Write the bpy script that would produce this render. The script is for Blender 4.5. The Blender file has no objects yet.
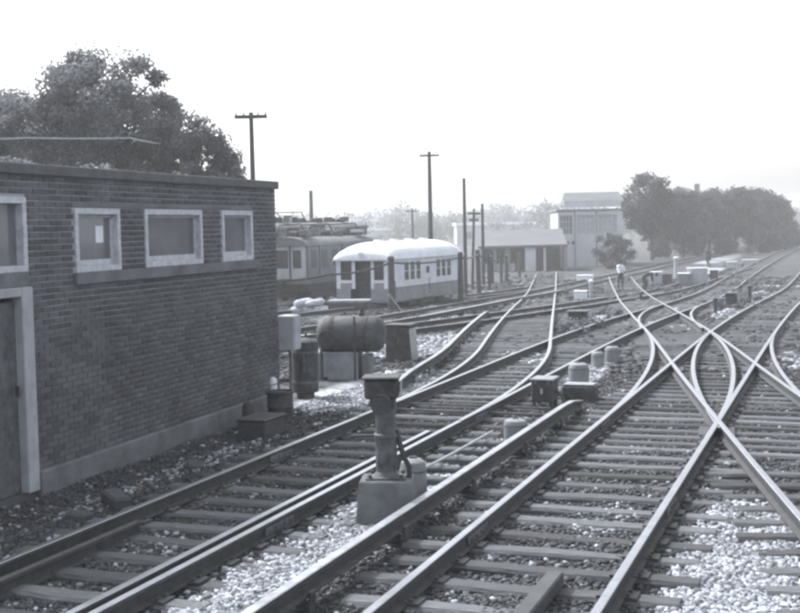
import bpy, bmesh, math, random
import numpy as np
from mathutils import Vector, Matrix, kdtree
R = math.radians
rng = random.Random(7)
nr = np.random.default_rng(11)
sc = bpy.context.scene
C = sc.collection

# ------------------------------------------------------------------ camera
cam_d = bpy.data.cameras.new('camera'); cam = bpy.data.objects.new('camera', cam_d); C.objects.link(cam)
PITCH, ROLL, EYE = R(3.697), 0.020, 2.66
f_ = Vector((0, math.cos(PITCH), -math.sin(PITCH))); r0 = Vector((1, 0, 0)); u0 = Vector((0, math.sin(PITCH), math.cos(PITCH)))
r_ = r0*math.cos(ROLL) - u0*math.sin(ROLL); u_ = r0*math.sin(ROLL) + u0*math.cos(ROLL)
mw = Matrix((r_, u_, -f_)).transposed().to_4x4(); mw.translation = (0, 0, EYE)
cam.matrix_world = mw
cam_d.sensor_fit = 'HORIZONTAL'; cam_d.sensor_width = 36; cam_d.lens = 36*1230/800
cam_d.clip_start = 0.1; cam_d.clip_end = 6000
sc.camera = cam

# ------------------------------------------------------------------ sky, sun, exposure
SUN_EL, SUN_AZ = 45, -47             # azimuth from +Y towards +X
w = bpy.data.worlds.new('World'); sc.world = w; w.use_nodes = True
nt = w.node_tree; bg = nt.nodes['Background']
sky = nt.nodes.new('ShaderNodeTexSky'); sky.sky_type = 'NISHITA'; sky.sun_disc = False
sky.sun_elevation = R(SUN_EL); sky.sun_rotation = R(SUN_AZ); sky.air_density = 1.0; sky.dust_density = 4.0; sky.ozone_density = 1.0
hsv = nt.nodes.new('ShaderNodeHueSaturation'); hsv.inputs['Saturation'].default_value = 0.15
nt.links.new(sky.outputs[0], hsv.inputs['Color']); nt.links.new(hsv.outputs[0], bg.inputs[0]); bg.inputs[1].default_value = 0.15
sd = bpy.data.lights.new('sun', 'SUN'); sd.energy = 2.0; sd.angle = R(2.0); sd.color = (1, .992, .98)
so = bpy.data.objects.new('sun', sd); C.objects.link(so)
sun_dir = Vector((math.cos(R(SUN_EL))*math.sin(R(SUN_AZ)), math.cos(R(SUN_EL))*math.cos(R(SUN_AZ)), math.sin(R(SUN_EL))))
so.rotation_euler = sun_dir.to_track_quat('Z', 'Y').to_euler(); so.location = (-20, 20, 40)
sc.view_settings.view_transform = 'Standard'; sc.view_settings.look = 'None'; sc.view_settings.gamma = 1
sc.view_settings.exposure = 1.3
sc.cycles.pixel_filter_type = 'BLACKMAN_HARRIS'; sc.cycles.filter_width = 3.0
sc.cycles.volume_bounces = 1; sc.cycles.max_bounces = 8

# ------------------------------------------------------------------ materials (the photograph is black and white with a cool cast)
MATS = {}
def grey(v): return (v*.935, v*1.0, v*1.115, 1)
def mat(name, v, rough=.85, var=.3, scale=5, bump=.25, bscale=60, metal=0, spec=.35, rnd=0.0, attr=None, streak=None):
    if name in MATS: return MATS[name]
    m = bpy.data.materials.new(name); m.use_nodes = True; n = m.node_tree.nodes; l = m.node_tree.links
    b = n['Principled BSDF']; b.inputs['Roughness'].default_value = rough; b.inputs['Metallic'].default_value = metal
    b.inputs['Specular IOR Level'].default_value = spec
    g = n.new('ShaderNodeNewGeometry'); pos = g.outputs['Position']
    if streak:
        tc = n.new('ShaderNodeTexCoord'); mp = n.new('ShaderNodeMapping'); mp.inputs['Scale'].default_value = streak
        l.new(tc.outputs['Object'], mp.inputs[0]); pos = mp.outputs[0]
    no = n.new('ShaderNodeTexNoise'); no.inputs['Scale'].default_value = scale; no.inputs['Detail'].default_value = 8; no.inputs['Roughness'].default_value = .65
    l.new(pos, no.inputs['Vector'])
    mr = n.new('ShaderNodeMapRange'); mr.inputs[1].default_value = .3; mr.inputs[2].default_value = .7
    mr.inputs[3].default_value = 1-var; mr.inputs[4].default_value = 1+var; l.new(no.outputs[0], mr.inputs[0])
    val = mr.outputs[0]
    if rnd:
        oi = n.new('ShaderNodeObjectInfo'); m2 = n.new('ShaderNodeMapRange'); m2.inputs[3].default_value = 1-rnd; m2.inputs[4].default_value = 1+rnd
        l.new(oi.outputs['Random'], m2.inputs[0]); mm = n.new('ShaderNodeMath'); mm.operation = 'MULTIPLY'
        l.new(val, mm.inputs[0]); l.new(m2.outputs[0], mm.inputs[1]); val = mm.outputs[0]
    if attr:
        at = n.new('ShaderNodeAttribute'); at.attribute_name = 'tone'; m3 = n.new('ShaderNodeMapRange')
        m3.inputs[3].default_value = 1-attr; m3.inputs[4].default_value = 1+attr
        l.new(at.outputs['Fac'], m3.inputs[0]); mm = n.new('ShaderNodeMath'); mm.operation = 'MULTIPLY'
        l.new(val, mm.inputs[0]); l.new(m3.outputs[0], mm.inputs[1]); val = mm.outputs[0]
    vm = n.new('ShaderNodeVectorMath'); vm.operation = 'SCALE'; vm.inputs[0].default_value = grey(v)[:3]
    l.new(val, vm.inputs['Scale']); l.new(vm.outputs[0], b.inputs['Base Color'])
    if bump:
        nb = n.new('ShaderNodeTexNoise'); nb.inputs['Scale'].default_value = bscale; nb.inputs['Detail'].default_value = 4
        l.new(pos, nb.inputs['Vector']); bp = n.new('ShaderNodeBump'); bp.inputs['Strength'].default_value = bump; bp.inputs['Distance'].default_value = .02
        l.new(nb.outputs[0], bp.inputs['Height']); l.new(bp.outputs[0], b.inputs['Normal'])
    MATS[name] = m; return m

M_RAIL = mat('rusty_rail_steel', .05, .75, .35, 9, .2, 50)
M_HEAD = mat('worn_rail_head', .33, .38, .18, 6, .05, 80, metal=1)
M_HEAD_DULL = mat('dull_rail_head', .30, .5, .3, 6, .1, 80, metal=.6)
M_TIE = mat('weathered_tie_wood', .086, .92, .5, 4, .8, 7, rnd=.5, streak=(1.2, 12, 12))
M_PLATE = mat('tie_plate_iron', .06, .8, .3, 12)
M_BRICK = mat('dark_brick', .10, .9, .36, 1.3, .5, 90, attr=.22)
M_CONC = mat('stained_concrete', .26, .92, .32, 3.5, .4, 40)
M_CONC_D = mat('grimy_concrete', .15, .92, .38, 2.2, .5, 30)
M_DARK = mat('dark_painted_iron', .05, .7, .6, 9, .15, 60)
M_IRON = mat('grey_painted_iron', .10, .7, .5, 9, .15, 60)
M_TANK = mat('tank_paint', .072, .7, .55, 6, .15, 60)
M_MIDGREY = mat('mid_grey_paint', .2, .6, .2, 6, .1, 60)
M_PALE = mat('pale_grey_paint', .36, .6, .2, 5, .1, 60)
M_WHITE = mat('white_paint', .74, .6, .12, 3, .08, 50)
M_SACK = mat('sack_cloth', .5, .95, .35, 7, .6, 14)
M_FRAME = mat('weathered_white_frame', .50, .7, .3, 12, .2, 60)
M_CAR_W = mat('car_white_paint', .66, .6, .16, 1.6, .05, 30)
M_CAR_G = mat('car_grey_paint', .24, .55, .18, 1.6, .08, 30)
M_CAR_D = mat('old_car_grey_paint', .13, .7, .25, 1.4, .1, 30)
M_CAR_P = mat('old_car_pale_paint', .34, .7, .22, 1.4, .1, 30)
M_ROOFW = mat('car_roof_white', .72, .7, .16, 1.6, .05, 30)
M_WOOD = mat('dark_post_wood', .07, .9, .3, 3, .4, 30)
M_CABLE = mat('black_cable', .04, .6, .1, 3, 0)
M_TAR = mat('roof_tar', .12, .9, .3, 2, .4, 30)
M_COPE = mat('roof_edge_metal', .085, .6, .35, 5, .2, 30)
M_BARK = mat('bark', .06, .95, .3, 3, .6, 20)
M_SHEDROOF = mat('shed_roof', .11, .9, .2, .4, .1, 5)
M_PLASTER = mat('pale_plaster', .46, .9, .15, .5, .1, 5)
M_HOUSE = mat('house_siding', .16, .9, .2, .5, .1, 5)
M_SKIN = mat('skin', .32, .6, .05, 5, 0)
M_CLOTH_W = mat('white_shirt_cloth', .75, .9, .06, 8, .1, 60)
M_CLOTH_D = mat('dark_trouser_cloth', .05, .9, .15, 8, .1, 60)
M_HAIR = mat('dark_hair', .02, .7, .1, 20, 0)

def mat_leaf(name, v, var=.5):
    m = mat(name, v, .75, var, .9, 0, attr=.5, spec=.25)
    n = m.node_tree.nodes; l = m.node_tree.links; b = n['Principled BSDF']
    tr = n.new('ShaderNodeBsdfTranslucent'); tr.inputs[0].default_value = grey(v*1.6)
    mx = n.new('ShaderNodeMixShader'); mx.inputs[0].default_value = .45
    out = n['Material Output']; l.new(b.outputs[0], mx.inputs[1]); l.new(tr.outputs[0], mx.inputs[2]); l.new(mx.outputs[0], out.inputs[0])
    return m
M_LEAF = mat_leaf('leaf_dark', .14)
M_LEAF2 = mat_leaf('leaf_mid', .17)
M_LEAF4 = mat_leaf('leaf_deep', .06)
M_LEAF3 = mat_leaf('leaf_pale', .2)

def mat_glass(name, v, rough=.04):
    m = mat(name, v, rough, .35, 1.3, 0, spec=.8); return m
M_GLASS = mat_glass('window_glass', .13)
M_GLASS_D = mat_glass('dark_window_glass', .03, .15)

def mat_ground():
    m = bpy.data.materials.new('track_bed_ground'); m.use_nodes = True; n = m.node_tree.nodes; l = m.node_tree.links
    b = n['Principled BSDF']; b.inputs['Roughness'].default_value = .95; b.inputs['Specular IOR Level'].default_value = .2
    g = n.new('ShaderNodeNewGeometry'); at = n.new('ShaderNodeAttribute'); at.attribute_name = 'tone'
    vo = n.new('ShaderNodeTexVoronoi'); vo.inputs['Scale'].default_value = 17; l.new(g.outputs['Position'], vo.inputs['Vector'])
    sep = n.new('ShaderNodeSeparateColor'); l.new(vo.outputs['Color'], sep.inputs[0])
    no = n.new('ShaderNodeTexNoise'); no.inputs['Scale'].default_value = .9; no.inputs['Detail'].default_value = 7; no.inputs['Roughness'].default_value = .7
    l.new(g.outputs['Position'], no.inputs['Vector'])
    # pale amount = region tone + noise
    ad = n.new('ShaderNodeMath'); ad.operation = 'ADD'; l.new(at.outputs['Fac'], ad.inputs[0]); l.new(no.outputs[0], ad.inputs[1])
    mr = n.new('ShaderNodeMapRange'); mr.inputs[1].default_value = .56; mr.inputs[2].default_value = 1.15; l.new(ad.outputs[0], mr.inputs[0])
    lo = n.new('ShaderNodeMapRange'); lo.inputs[3].default_value = .03; lo.inputs[4].default_value = .105; l.new(sep.outputs[0], lo.inputs[0])
    hi = n.new('ShaderNodeMapRange'); hi.inputs[3].default_value = .17; hi.inputs[4].default_value = .42; l.new(sep.outputs[0], hi.inputs[0])
    mx = n.new('ShaderNodeMix'); l.new(mr.outputs[0], mx.inputs[0]); l.new(lo.outputs[0], mx.inputs[2]); l.new(hi.outputs[0], mx.inputs[3])
    n2 = n.new('ShaderNodeTexNoise'); n2.inputs['Scale'].default_value = .33; n2.inputs['Detail'].default_value = 9; n2.inputs['Roughness'].default_value = .75; l.new(g.outputs['Position'], n2.inputs['Vector'])
    r2 = n.new('ShaderNodeMapRange'); r2.inputs[1].default_value = .36; r2.inputs[2].default_value = .64; r2.inputs[3].default_value = .55; r2.inputs[4].default_value = 1.4; l.new(n2.outputs[0], r2.inputs[0])
    m9 = n.new('ShaderNodeMath'); m9.operation = 'MULTIPLY'; l.new(mx.outputs[0], m9.inputs[0]); l.new(r2.outputs[0], m9.inputs[1])
    vm = n.new('ShaderNodeVectorMath'); vm.operation = 'SCALE'; vm.inputs[0].default_value = grey(1)[:3]
    l.new(m9.outputs[0], vm.inputs['Scale']); l.new(vm.outputs[0], b.inputs['Base Color'])
    bp = n.new('ShaderNodeBump'); bp.inputs['Strength'].default_value = .8; bp.inputs['Distance'].default_value = .03
    l.new(vo.outputs['Distance'], bp.inputs['Height']); l.new(bp.outputs[0], b.inputs['Normal'])
    return m
M_GROUND = mat_ground()
M_STONE_D = mat('dark_ballast_stone', .068, .95, .4, 3, 0, attr=.5)
M_STONE_P = mat('pale_gravel_stone', .29, .95, .3, 3, 0, attr=.6)

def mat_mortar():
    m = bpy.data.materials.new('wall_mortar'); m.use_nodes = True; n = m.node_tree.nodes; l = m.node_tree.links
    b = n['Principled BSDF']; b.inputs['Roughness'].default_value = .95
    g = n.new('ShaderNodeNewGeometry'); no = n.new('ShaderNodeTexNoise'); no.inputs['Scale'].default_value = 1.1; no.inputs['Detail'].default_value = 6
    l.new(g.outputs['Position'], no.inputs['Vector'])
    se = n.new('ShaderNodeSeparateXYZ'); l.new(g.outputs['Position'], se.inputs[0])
    # pale joints above, darker joints on the lower wall, ragged boundary
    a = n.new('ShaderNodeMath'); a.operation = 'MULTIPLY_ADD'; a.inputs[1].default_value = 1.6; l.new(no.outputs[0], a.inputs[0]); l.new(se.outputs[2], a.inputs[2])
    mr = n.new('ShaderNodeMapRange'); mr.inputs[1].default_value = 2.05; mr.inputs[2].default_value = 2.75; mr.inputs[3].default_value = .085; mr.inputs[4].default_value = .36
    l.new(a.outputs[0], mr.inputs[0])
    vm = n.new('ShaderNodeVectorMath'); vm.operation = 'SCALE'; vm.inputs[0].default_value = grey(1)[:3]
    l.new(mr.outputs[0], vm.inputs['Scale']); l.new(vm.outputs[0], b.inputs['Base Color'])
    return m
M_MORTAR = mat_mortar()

# ------------------------------------------------------------------ mesh helpers
def zg(Y):
    t = np.clip((np.asarray(Y, float)-25)/50., 0, 1); return -1.1*t*t*(3-2*t)
def zr(Y): return float(zg(Y))

class MB:
    def __init__(s): s.v = []; s.f = []; s.m = []
    def add(s, vs, fs, mi=0):
        o = len(s.v); s.v += [tuple(p) for p in vs]; s.f += [tuple(i+o for i in f) for f in fs]; s.m += [mi]*len(fs); return s
    def box(s, c, d, rz=0, ch=0, mi=0, rx=0):
        x, y, z = d[0]/2, d[1]/2, d[2]/2
        if ch <= 0:
            vs = [(-x,-y,-z),(x,-y,-z),(x,y,-z),(-x,y,-z),(-x,-y,z),(x,-y,z),(x,y,z),(-x,y,z)]
            fs = [(0,3,2,1),(4,5,6,7),(0,1,5,4),(1,2,6,5),(2,3,7,6),(3,0,4,7)]
        else:
            ch = min(ch, x*.9, y*.9, z*.9); vs = []
            for sx in (-1,1):
                for sy in (-1,1):
                    for sz in (-1,1):
                        vs += [(sx*(x-ch),sy*(y-ch),sz*z),(sx*(x-ch),sy*y,sz*(z-ch)),(sx*x,sy*(y-ch),sz*(z-ch))]
            bmx = bmesh.new()
            for p in vs: bmx.verts.new(p)
            bmesh.ops.convex_hull(bmx, input=bmx.verts[:]); bmesh.ops.dissolve_limit(bmx, angle_limit=.01, verts=bmx.verts[:], edges=bmx.edges[:])
            bmx.verts.index_update(); vs = [v.co[:] for v in bmx.verts]; fs = [tuple(q.index for q in f.verts) for f in bmx.faces]; bmx.free()
        M = Matrix.Translation(c) @ Matrix.Rotation(rz, 4, 'Z') @ Matrix.Rotation(rx, 4, 'X')
        return s.add([M @ Vector(p) for p in vs], fs, mi)
    def tube(s, pts, rad, n=8, cap=True, mi=0):
        pts = [Vector(p) for p in pts]; k = len(pts)
        rad = rad if isinstance(rad, (list, tuple)) else [rad]*k
        vs = []; fs = []; up = None
        for i, p in enumerate(pts):
            t = (pts[min(i+1,k-1)]-pts[max(i-1,0)]).normalized()
            if up is None: up = Vector((0,0,1)) if abs(t.z) < .9 else Vector((1,0,0))
            a = t.cross(up).normalized(); b = a.cross(t).normalized(); up = b
            for j in range(n):
                q = 2*math.pi*j/n; vs.append(p+(a*math.cos(q)+b*math.sin(q))*rad[i])
        for i in range(k-1):
            for j in range(n):
                j2 = (j+1) % n; fs.append((i*n+j, i*n+j2, (i+1)*n+j2, (i+1)*n+j))
        if cap: fs += [tuple(range(n-1,-1,-1)), tuple((k-1)*n+j for j in range(n))]
        return s.add(vs, fs, mi)
    def lathe(s, c, prof, n=20, axis='Z', mi=0):
        vs = []; fs = []; k = len(prof)
        for (r, z) in prof:
            for j in range(n):
                q = 2*math.pi*j/n; p = (r*math.cos(q), r*math.sin(q), z)
                if axis == 'X': p = (z, p[0], p[1])
                if axis == 'Y': p = (p[1], z, p[0])
                vs.append((p[0]+c[0], p[1]+c[1], p[2]+c[2]))
        for i in range(k-1):
            for j in range(n):
                j2 = (j+1) % n; fs.append((i*n+j, i*n+j2, (i+1)*n+j2, (i+1)*n+j))
        fs += [tuple(range(n-1,-1,-1)), tuple((k-1)*n+j for j in range(n))]
        return s.add(vs, fs, mi)
    def prism(s, poly, y0, y1, mi=0):           # polygon in local x,z extruded along y
        k = len(poly); vs = [(x, y0, z) for x, z in poly]+[(x, y1, z) for x, z in poly]
        fs = [tuple(range(k)), tuple(range(2*k-1, k-1, -1))]+[(i, i+k, (i+1) % k+k, (i+1) % k) for i in range(k)]
        return s.add(vs, fs, mi)
    def mesh(s, name, mats, smooth=True, ang=35):
        me = bpy.data.meshes.new(name); me.from_pydata(s.v, [], s.f)
        for m in (mats if isinstance(mats, (list, tuple)) else [mats]): me.materials.append(m)
        me.polygons.foreach_set('material_index', s.m)
        bm = bmesh.new(); bm.from_mesh(me); bmesh.ops.recalc_face_normals(bm, faces=bm.faces[:]); bm.to_mesh(me); bm.free()
        if smooth:
            me.polygons.foreach_set('use_smooth', [True]*len(me.polygons)); me.set_sharp_from_angle(angle=R(ang))
        me.update(); return me
    def build(s, name, mats, parent=None, label=None, smooth=True):
        return link(name, s.mesh(name, mats, smooth), parent, label)

def link(name, me, parent=None, label=None, loc=None):
    o = bpy.data.objects.new(name, me); C.objects.link(o)
    if parent: o.parent = parent
    if label: o['label'] = label
    if loc is not None: o.location = loc
    return o
def tag(o, label, cat, group=None):
    o['label'] = label; o['category'] = cat
    if group: o['group'] = group
    return o
def thing(name, label, cat, loc=(0,0,0), rz=0, group=None):
    o = bpy.data.objects.new(name, None); C.objects.link(o); o.location = loc; o.rotation_euler = (0,0,rz); o.empty_display_size = .3
    return tag(o, label, cat, group)
def np_mesh(name, V, F, mats, tone=None, smooth=False):
    me = bpy.data.meshes.new(name); V = np.asarray(V, np.float32); F = np.asarray(F, np.int32); k = F.shape[1]
    me.vertices.add(len(V)); me.vertices.foreach_set('co', V.ravel())
    me.loops.add(F.size); me.loops.foreach_set('vertex_index', F.ravel())
    me.polygons.add(len(F)); me.polygons.foreach_set('loop_start', np.arange(0, F.size, k, dtype=np.int32))
    me.update(calc_edges=True)
    for m in (mats if isinstance(mats, (list, tuple)) else [mats]): me.materials.append(m)
    if tone is not None:
        a = me.attributes.new('tone', 'FLOAT', 'POINT'); a.data.foreach_set('value', np.asarray(tone, np.float32))
    if smooth: me.polygons.foreach_set('use_smooth', np.ones(len(F), bool))
    me.validate(); return me
def set_tone(me, v):
    a = me.attributes.new('tone', 'FLOAT', 'POINT'); a.data.foreach_set('value', np.full(len(me.vertices), v, np.float32))

# ------------------------------------------------------------------ layout of the tracks (metres, world)
TH = R(20); DX, DY = math.sin(TH), math.cos(TH)
def st(s, t): return (s*DY + t*DX, -s*DX + t*DY)          # across, along the two main tracks
def s_of(x, y): return x*DY - y*DX
def t_of(x, y): return x*DX + y*DY
def smooth_line(pts, step=.6):
    P = [np.array(p, float) for p in pts]; P = [2*P[0]-P[1]]+P+[2*P[-1]-P[-2]]; out = []
    for i in range(1, len(P)-2):
        a, b, c, d = P[i-1:i+3]; n = max(2, int(np.linalg.norm(c-b)/step))
        for k in range(n):
            t = k/n; out.append(.5*((2*b)+(c-a)*t+(2*a-5*b+4*c-d)*t*t+(3*b-a-3*c+d)*t**3))
    out.append(P[-2]); return np.array(out)
def straight(p, q, step=1.0):
    p, q = np.array(p, float), np.array(q, float); n = max(2, int(np.linalg.norm(q-p)/step)); return np.array([p+(q-p)*i/n for i in range(n+1)])
def bez(p, c, q, n=14):
    p, c, q = map(np.array, (p, c, q)); return np.array([(1-t)**2*p+2*t*(1-t)*c+t*t*q for t in np.linspace(0, 1, n)])
def offset(L, w):
    T = np.gradient(L, axis=0); T /= np.linalg.norm(T, axis=1)[:, None]; return L+np.stack([T[:,1], -T[:,0]], 1)*w

S_MAIN, S_SEC = -2.36, -5.72
MAIN = straight(st(S_MAIN, 2.5), st(S_MAIN, 120), 1.5)
SEC = smooth_line([st(S_SEC, 2.5), st(S_SEC, 20), st(S_SEC, 36), st(S_SEC, 46), st(S_SEC-.35, 58), st(S_SEC-.8, 72), st(S_SEC-1.1, 90), st(S_SEC-1.2, 130), st(S_SEC-1.0, 175)], 1.5)
def xline(Y): return (5.40+.1475*(Y-20), Y)
DIAG = smooth_line([(3.35, 3), (4.36, 11.4), (4.63, 13.6), (5.05, 16.9), (5.45, 20), (5.80, 22.6), (6.38, 26.8), (7.02, 31.5), (7.85, 37.5), (9.9, 51), (12.25, 65.5), (15.4, 86)], 1.2)
vtx = (1.86, 21.83); dd = np.array([.130, 1.]); dd /= np.linalg.norm(dd); t2 = np.array([DX, DY])
bz = bez(np.array(vtx)-t2*5.2, vtx, np.array(vtx)+dd*5.2)
LEAD = np.vstack([bz, straight(np.array(vtx)+dd*6.2, np.array(vtx)+dd*76, 1.5)])
YARD1 = smooth_line([(-6.4, 24.8), (-3.1, 29.0), (.2, 34.2), (1.85, 37), (4.2, 42), (6.75, 47.9), (9.6, 55), (12.6, 62.3), (20.2, 81), (27.6, 99)], 1.2)
YARD2 = smooth_line([(-5.0, 27.5), (-2.9, 32.6), (-.75, 38), (1.5, 46), (4.0, 56), (7.0, 65.8), (8.9, 71.2), (12.1, 80), (17.4, 93), (25, 113), (36, 140), (52, 180)], 1.5)
YARD3 = smooth_line([(-8.6, 33.0), (-5.6, 40.6), (-3.8, 46.5), (-1.52, 52.6), (1.98, 60.1), (5.6, 68), (8.6, 75)], 1.2)

RAIL_H = .14
PROF = [(-.035,0),(-.035,-.03),(-.011,-.045),(-.009,-.115),(-.064,-.13),(-.064,-.14),(.064,-.14),(.064,-.13),(.009,-.115),(.011,-.045),(.035,-.03),(.035,0),(.028,.004),(-.028,.004)]
def rail_mesh(L, dz=0, origin=(0,0,0), headmat=M_HEAD, prof=PROF, zend=None):
    L = np.asarray(L); T = np.gradient(L, axis=0); T /= np.linalg.norm(T, axis=1)[:, None]; N = np.stack([T[:,1], -T[:,0]], 1)
    k = len(prof); vs = []; fs = []; mi = []
    for i, (p, n) in enumerate(zip(L, N)):
        z = zr(p[1])+dz + (zend[i] if zend is not None else 0)
        for (u, h) in prof: vs.append((p[0]+n[0]*u-origin[0], p[1]+n[1]*u-origin[1], z+h-origin[2]))
    for i in range(len(L)-1):
        for j in range(k):
            j2 = (j+1) % k; fs.append((i*k+j, (i+1)*k+j, (i+1)*k+j2, i*k+j2)); mi.append(1 if j in (k-1, k-2, k-3, 11) else 0)
    fs += [tuple(range(k)), tuple((len(L)-1)*k+j for j in range(k-1,-1,-1))]; mi += [0, 0]
    b = MB(); b.v = vs; b.f = fs; b.m = mi
    return b.mesh('rail', [M_RAIL, headmat], smooth=False)

# tie meshes: a few worn variants, length along local x (unit 1 m half-scaled by object scale)
TIES = []
for k in range(6):
    b = MB(); n = 5; xs = [-1.28, -.7, 0, .7, 1.28]; vs = []; fs = []
    for i, x in enumerate(xs):
        jx = x+rng.uniform(-.03, .03) if i in (0, 4) else x
        hw = .112+rng.uniform(-.01, .008); zt = rng.uniform(-.008, .006); c = .022+rng.uniform(0, .014)
        yo = rng.uniform(-.008, .008)
        vs += [(jx, yo-hw, -.16), (jx, yo-hw, zt-c), (jx, yo-hw+c, zt), (jx, yo+hw-c, zt), (jx, yo+hw, zt-c), (jx, yo+hw, -.16)]
    for i in range(4):
        for j in range(6): fs.append((i*6+j, i*6+(j+1) % 6, (i+1)*6+(j+1) % 6, (i+1)*6+j))
    fs += [tuple(range(5,-1,-1)), tuple(24+j for j in range(6))]
    b.add(vs, fs); TIES.append(b.mesh('tie', M_TIE, smooth=False))
PLATE = MB().box((0,0,.008), (.30,.18,.016)).box((.085,.05,.026), (.025,.025,.03)).box((-.085,-.05,.026), (.025,.025,.03)).box((.085,-.06,.026), (.025,.025,.03)).mesh('tie_plate', M_PLATE, False)

def near_dist(p, L): return np.min(np.linalg.norm(L-np.array(p), axis=1))
def dens(L): return np.vstack([L[:-1]+(L[1:]-L[:-1])*k/4 for k in range(4)])
DEN = {}
def make_track(key, L, label, spacing=.56, dz=0., tmax=300, higher=(), lower=(), limits=(1.7, 1.7), rails=True, head=M_HEAD, yplate=0, ymin=6):
    org = (float(L[0][0]), float(L[0][1]), zr(L[0][1])-.2)
    root = thing('railway_track', label, 'railway track', org)
    if rails:
        for wv in (-.7525, .7525): link('rail', rail_mesh(offset(L, wv), dz, org, head), root)
    D = np.linalg.norm(np.diff(L, axis=0), axis=1); S = np.concatenate([[0], np.cumsum(D)]); d = .4; cnt = 0
    while d < S[-1] and cnt < tmax:
        x = np.interp(d, S, L[:,0]); y = np.interp(d, S, L[:,1])
        x2 = np.interp(min(d+.3, S[-1]), S, L[:,0]); y2 = np.interp(min(d+.3, S[-1]), S, L[:,1]); x1 = np.interp(max(d-.3, 0), S, L[:,0]); y1 = np.interp(max(d-.3, 0), S, L[:,1])
        h = math.atan2(x2-x1, y2-y1); T = np.array([math.sin(h), math.cos(h)]); N = np.array([T[1], -T[0]])
        sp = spacing*rng.uniform(.93, 1.07); d += sp
        if y < ymin or any(near_dist((x, y), DEN[k]) < lim for k, lim in higher): continue
        lo, hi = -1.28+rng.uniform(-.06, .06), 1.28+rng.uniform(-.06, .06)
        for k in lower:
            q = DEN[k]-np.array((x, y)); al = np.abs(q@T) < .5
            if al.any():
                wv = float(np.median((q[al])@N))
                if 0.12 < wv < limits[1]: hi = max(hi, wv+1.25)
                if -limits[0] < wv < -0.12: lo = min(lo, wv-1.25)
        if hi-lo > 2.9: d -= sp*.12
        c = np.array((x, y))+N*(lo+hi)/2
        o = link('tie', rng.choice(TIES), root, None, (c[0]-org[0], c[1]-org[1], zr(y)-RAIL_H+rng.uniform(-.004, .003)+dz*.3-org[2]))
        o.rotation_euler = (math.atan2(zr(y+.5)-zr(y-.5), 1)*0, 0, -h+rng.uniform(-.012, .012)); o.scale = ((hi-lo)/2.56, rng.uniform(.92, 1.08), 1)
        cnt += 1
        if y < yplate:
            for wv in (-.7525, .7525):
                q = np.array((x, y))+N*wv; pl = link('tie_plate', PLATE, o)
                pl.location = ((wv-(lo+hi)/2)/o.scale.x, 0, .004); pl.scale = (1/o.scale.x, 1, 1)
    return root, org
for k, L in (('main', MAIN), ('sec', SEC), ('diag', DIAG), ('lead', LEAD), ('y1', YARD1), ('y2', YARD2), ('y3', YARD3)): DEN[k] = dens(dens(L))
# ------------------------------------------------------------------ ground
def pale_mask(x, y):
    x = np.asarray(x, float); y = np.asarray(y, float); s = x*DY-y*DX; t = x*DX+y*DY; m = np.zeros_like(x)
    def blob(cx, cy, rx, ry, a=1.0, rot=True):
        if rot: u, v = s-(cx*DY-cy*DX), t-(cx*DX+cy*DY)
        else: u, v = x-cx, y-cy
        return a*np.clip(1.6-1.6*((u/rx)**2+(v/ry)**2), 0, 1)
    m = np.maximum(m, np.clip(1.5-np.abs(s+.80)/.42, 0, 1)*np.clip((13.0-t)/1.2, 0, 1))            # clean stone right of the nearest rail
    m = np.maximum(m, np.clip(1.5-np.abs(s+4.33)/.33, 0, 1)*np.clip((15.8-t)/1.5, 0, 1)*.95)   # strip below the conductor rail
    m = np.maximum(m, blob(-.5, 21.6, .95, 3.2))
    m = np.maximum(m, blob(3.3, 22.6, .5, 2.2))
    m = np.maximum(m, blob(.9, 30, 1.3, 4.5, .9))
    m = np.maximum(m, blob(11.2, 41, .8, 5, .8)); m = np.maximum(m, blob(16.5, 55, .7, 6, .8))
    m = np.maximum(m, blob(-2.6, 14.6, .3, 4.2, .24))
    m = np.maximum(m, blob(6.4, 40, 1.0, 3, .5)); m = np.maximum(m, blob(4.6, 53.6, .6, 9, .7)); m = np.maximum(m, blob(1.0, 40, .5, 6, .7))
    m = np.maximum(m, blob(24, 96, 1.5, 10, .8)); m = np.maximum(m, blob(34, 130, 2, 22, .9))
    for cx, cy, a in ((1.9, 11.6, .3), (3.2, 13.2, .32), (2.2, 10.2, .22), (-1.6, 10.4, .3), (-.6, 13.6, .32), (-2.2, 11.0, .3), (4.6, 18.2, .25), (5.2, 17.0, .2), (1.2, 9.2, .2)): m = np.maximum(m, blob(cx, cy, .45, 1.0, a*.75))
    return m-.4*np.clip((y-45)/25, 0, 1)*(m < .3)
def bumps(x, y): return .018*np.sin(x*2.1+y*.7)*np.sin(y*1.7-x*.4)+.012*np.sin(x*5.3+1)*np.sin(y*4.1)
xs = np.concatenate([[-700,-400,-200,-100,-60,-40,-25,-15,-11], np.arange(-9, 13, .2), np.arange(13, 40, .6), [42,46,52,60,75,100,140,200,400,700]])
ys = np.concatenate([[-60,-20,-5,2,5], np.arange(6, 36, .2), np.arange(36, 90, .5), np.arange(90, 200, 3), [220,260,320,420,560,720,900]])
X, Y = np.meshgrid(xs, ys); Z = zg(Y)-.186+bumps(X, Y)*np.clip(2-Y/60, .0, 1)
nx, ny = len(xs), len(ys); I = (np.arange(ny-1)[:, None]*nx+np.arange(nx-1)[None]).ravel()
me = np_mesh('ground', np.stack([X, Y, Z], -1).reshape(-1, 3), np.stack([I, I+1, I+1+nx, I+nx], 1), M_GROUND, pale_mask(X, Y).ravel(), True)
g = link('ground', me); g['kind'] = 'structure'; g['label'] = 'dark ballast and pale gravel ground of the rail yard'

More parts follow.
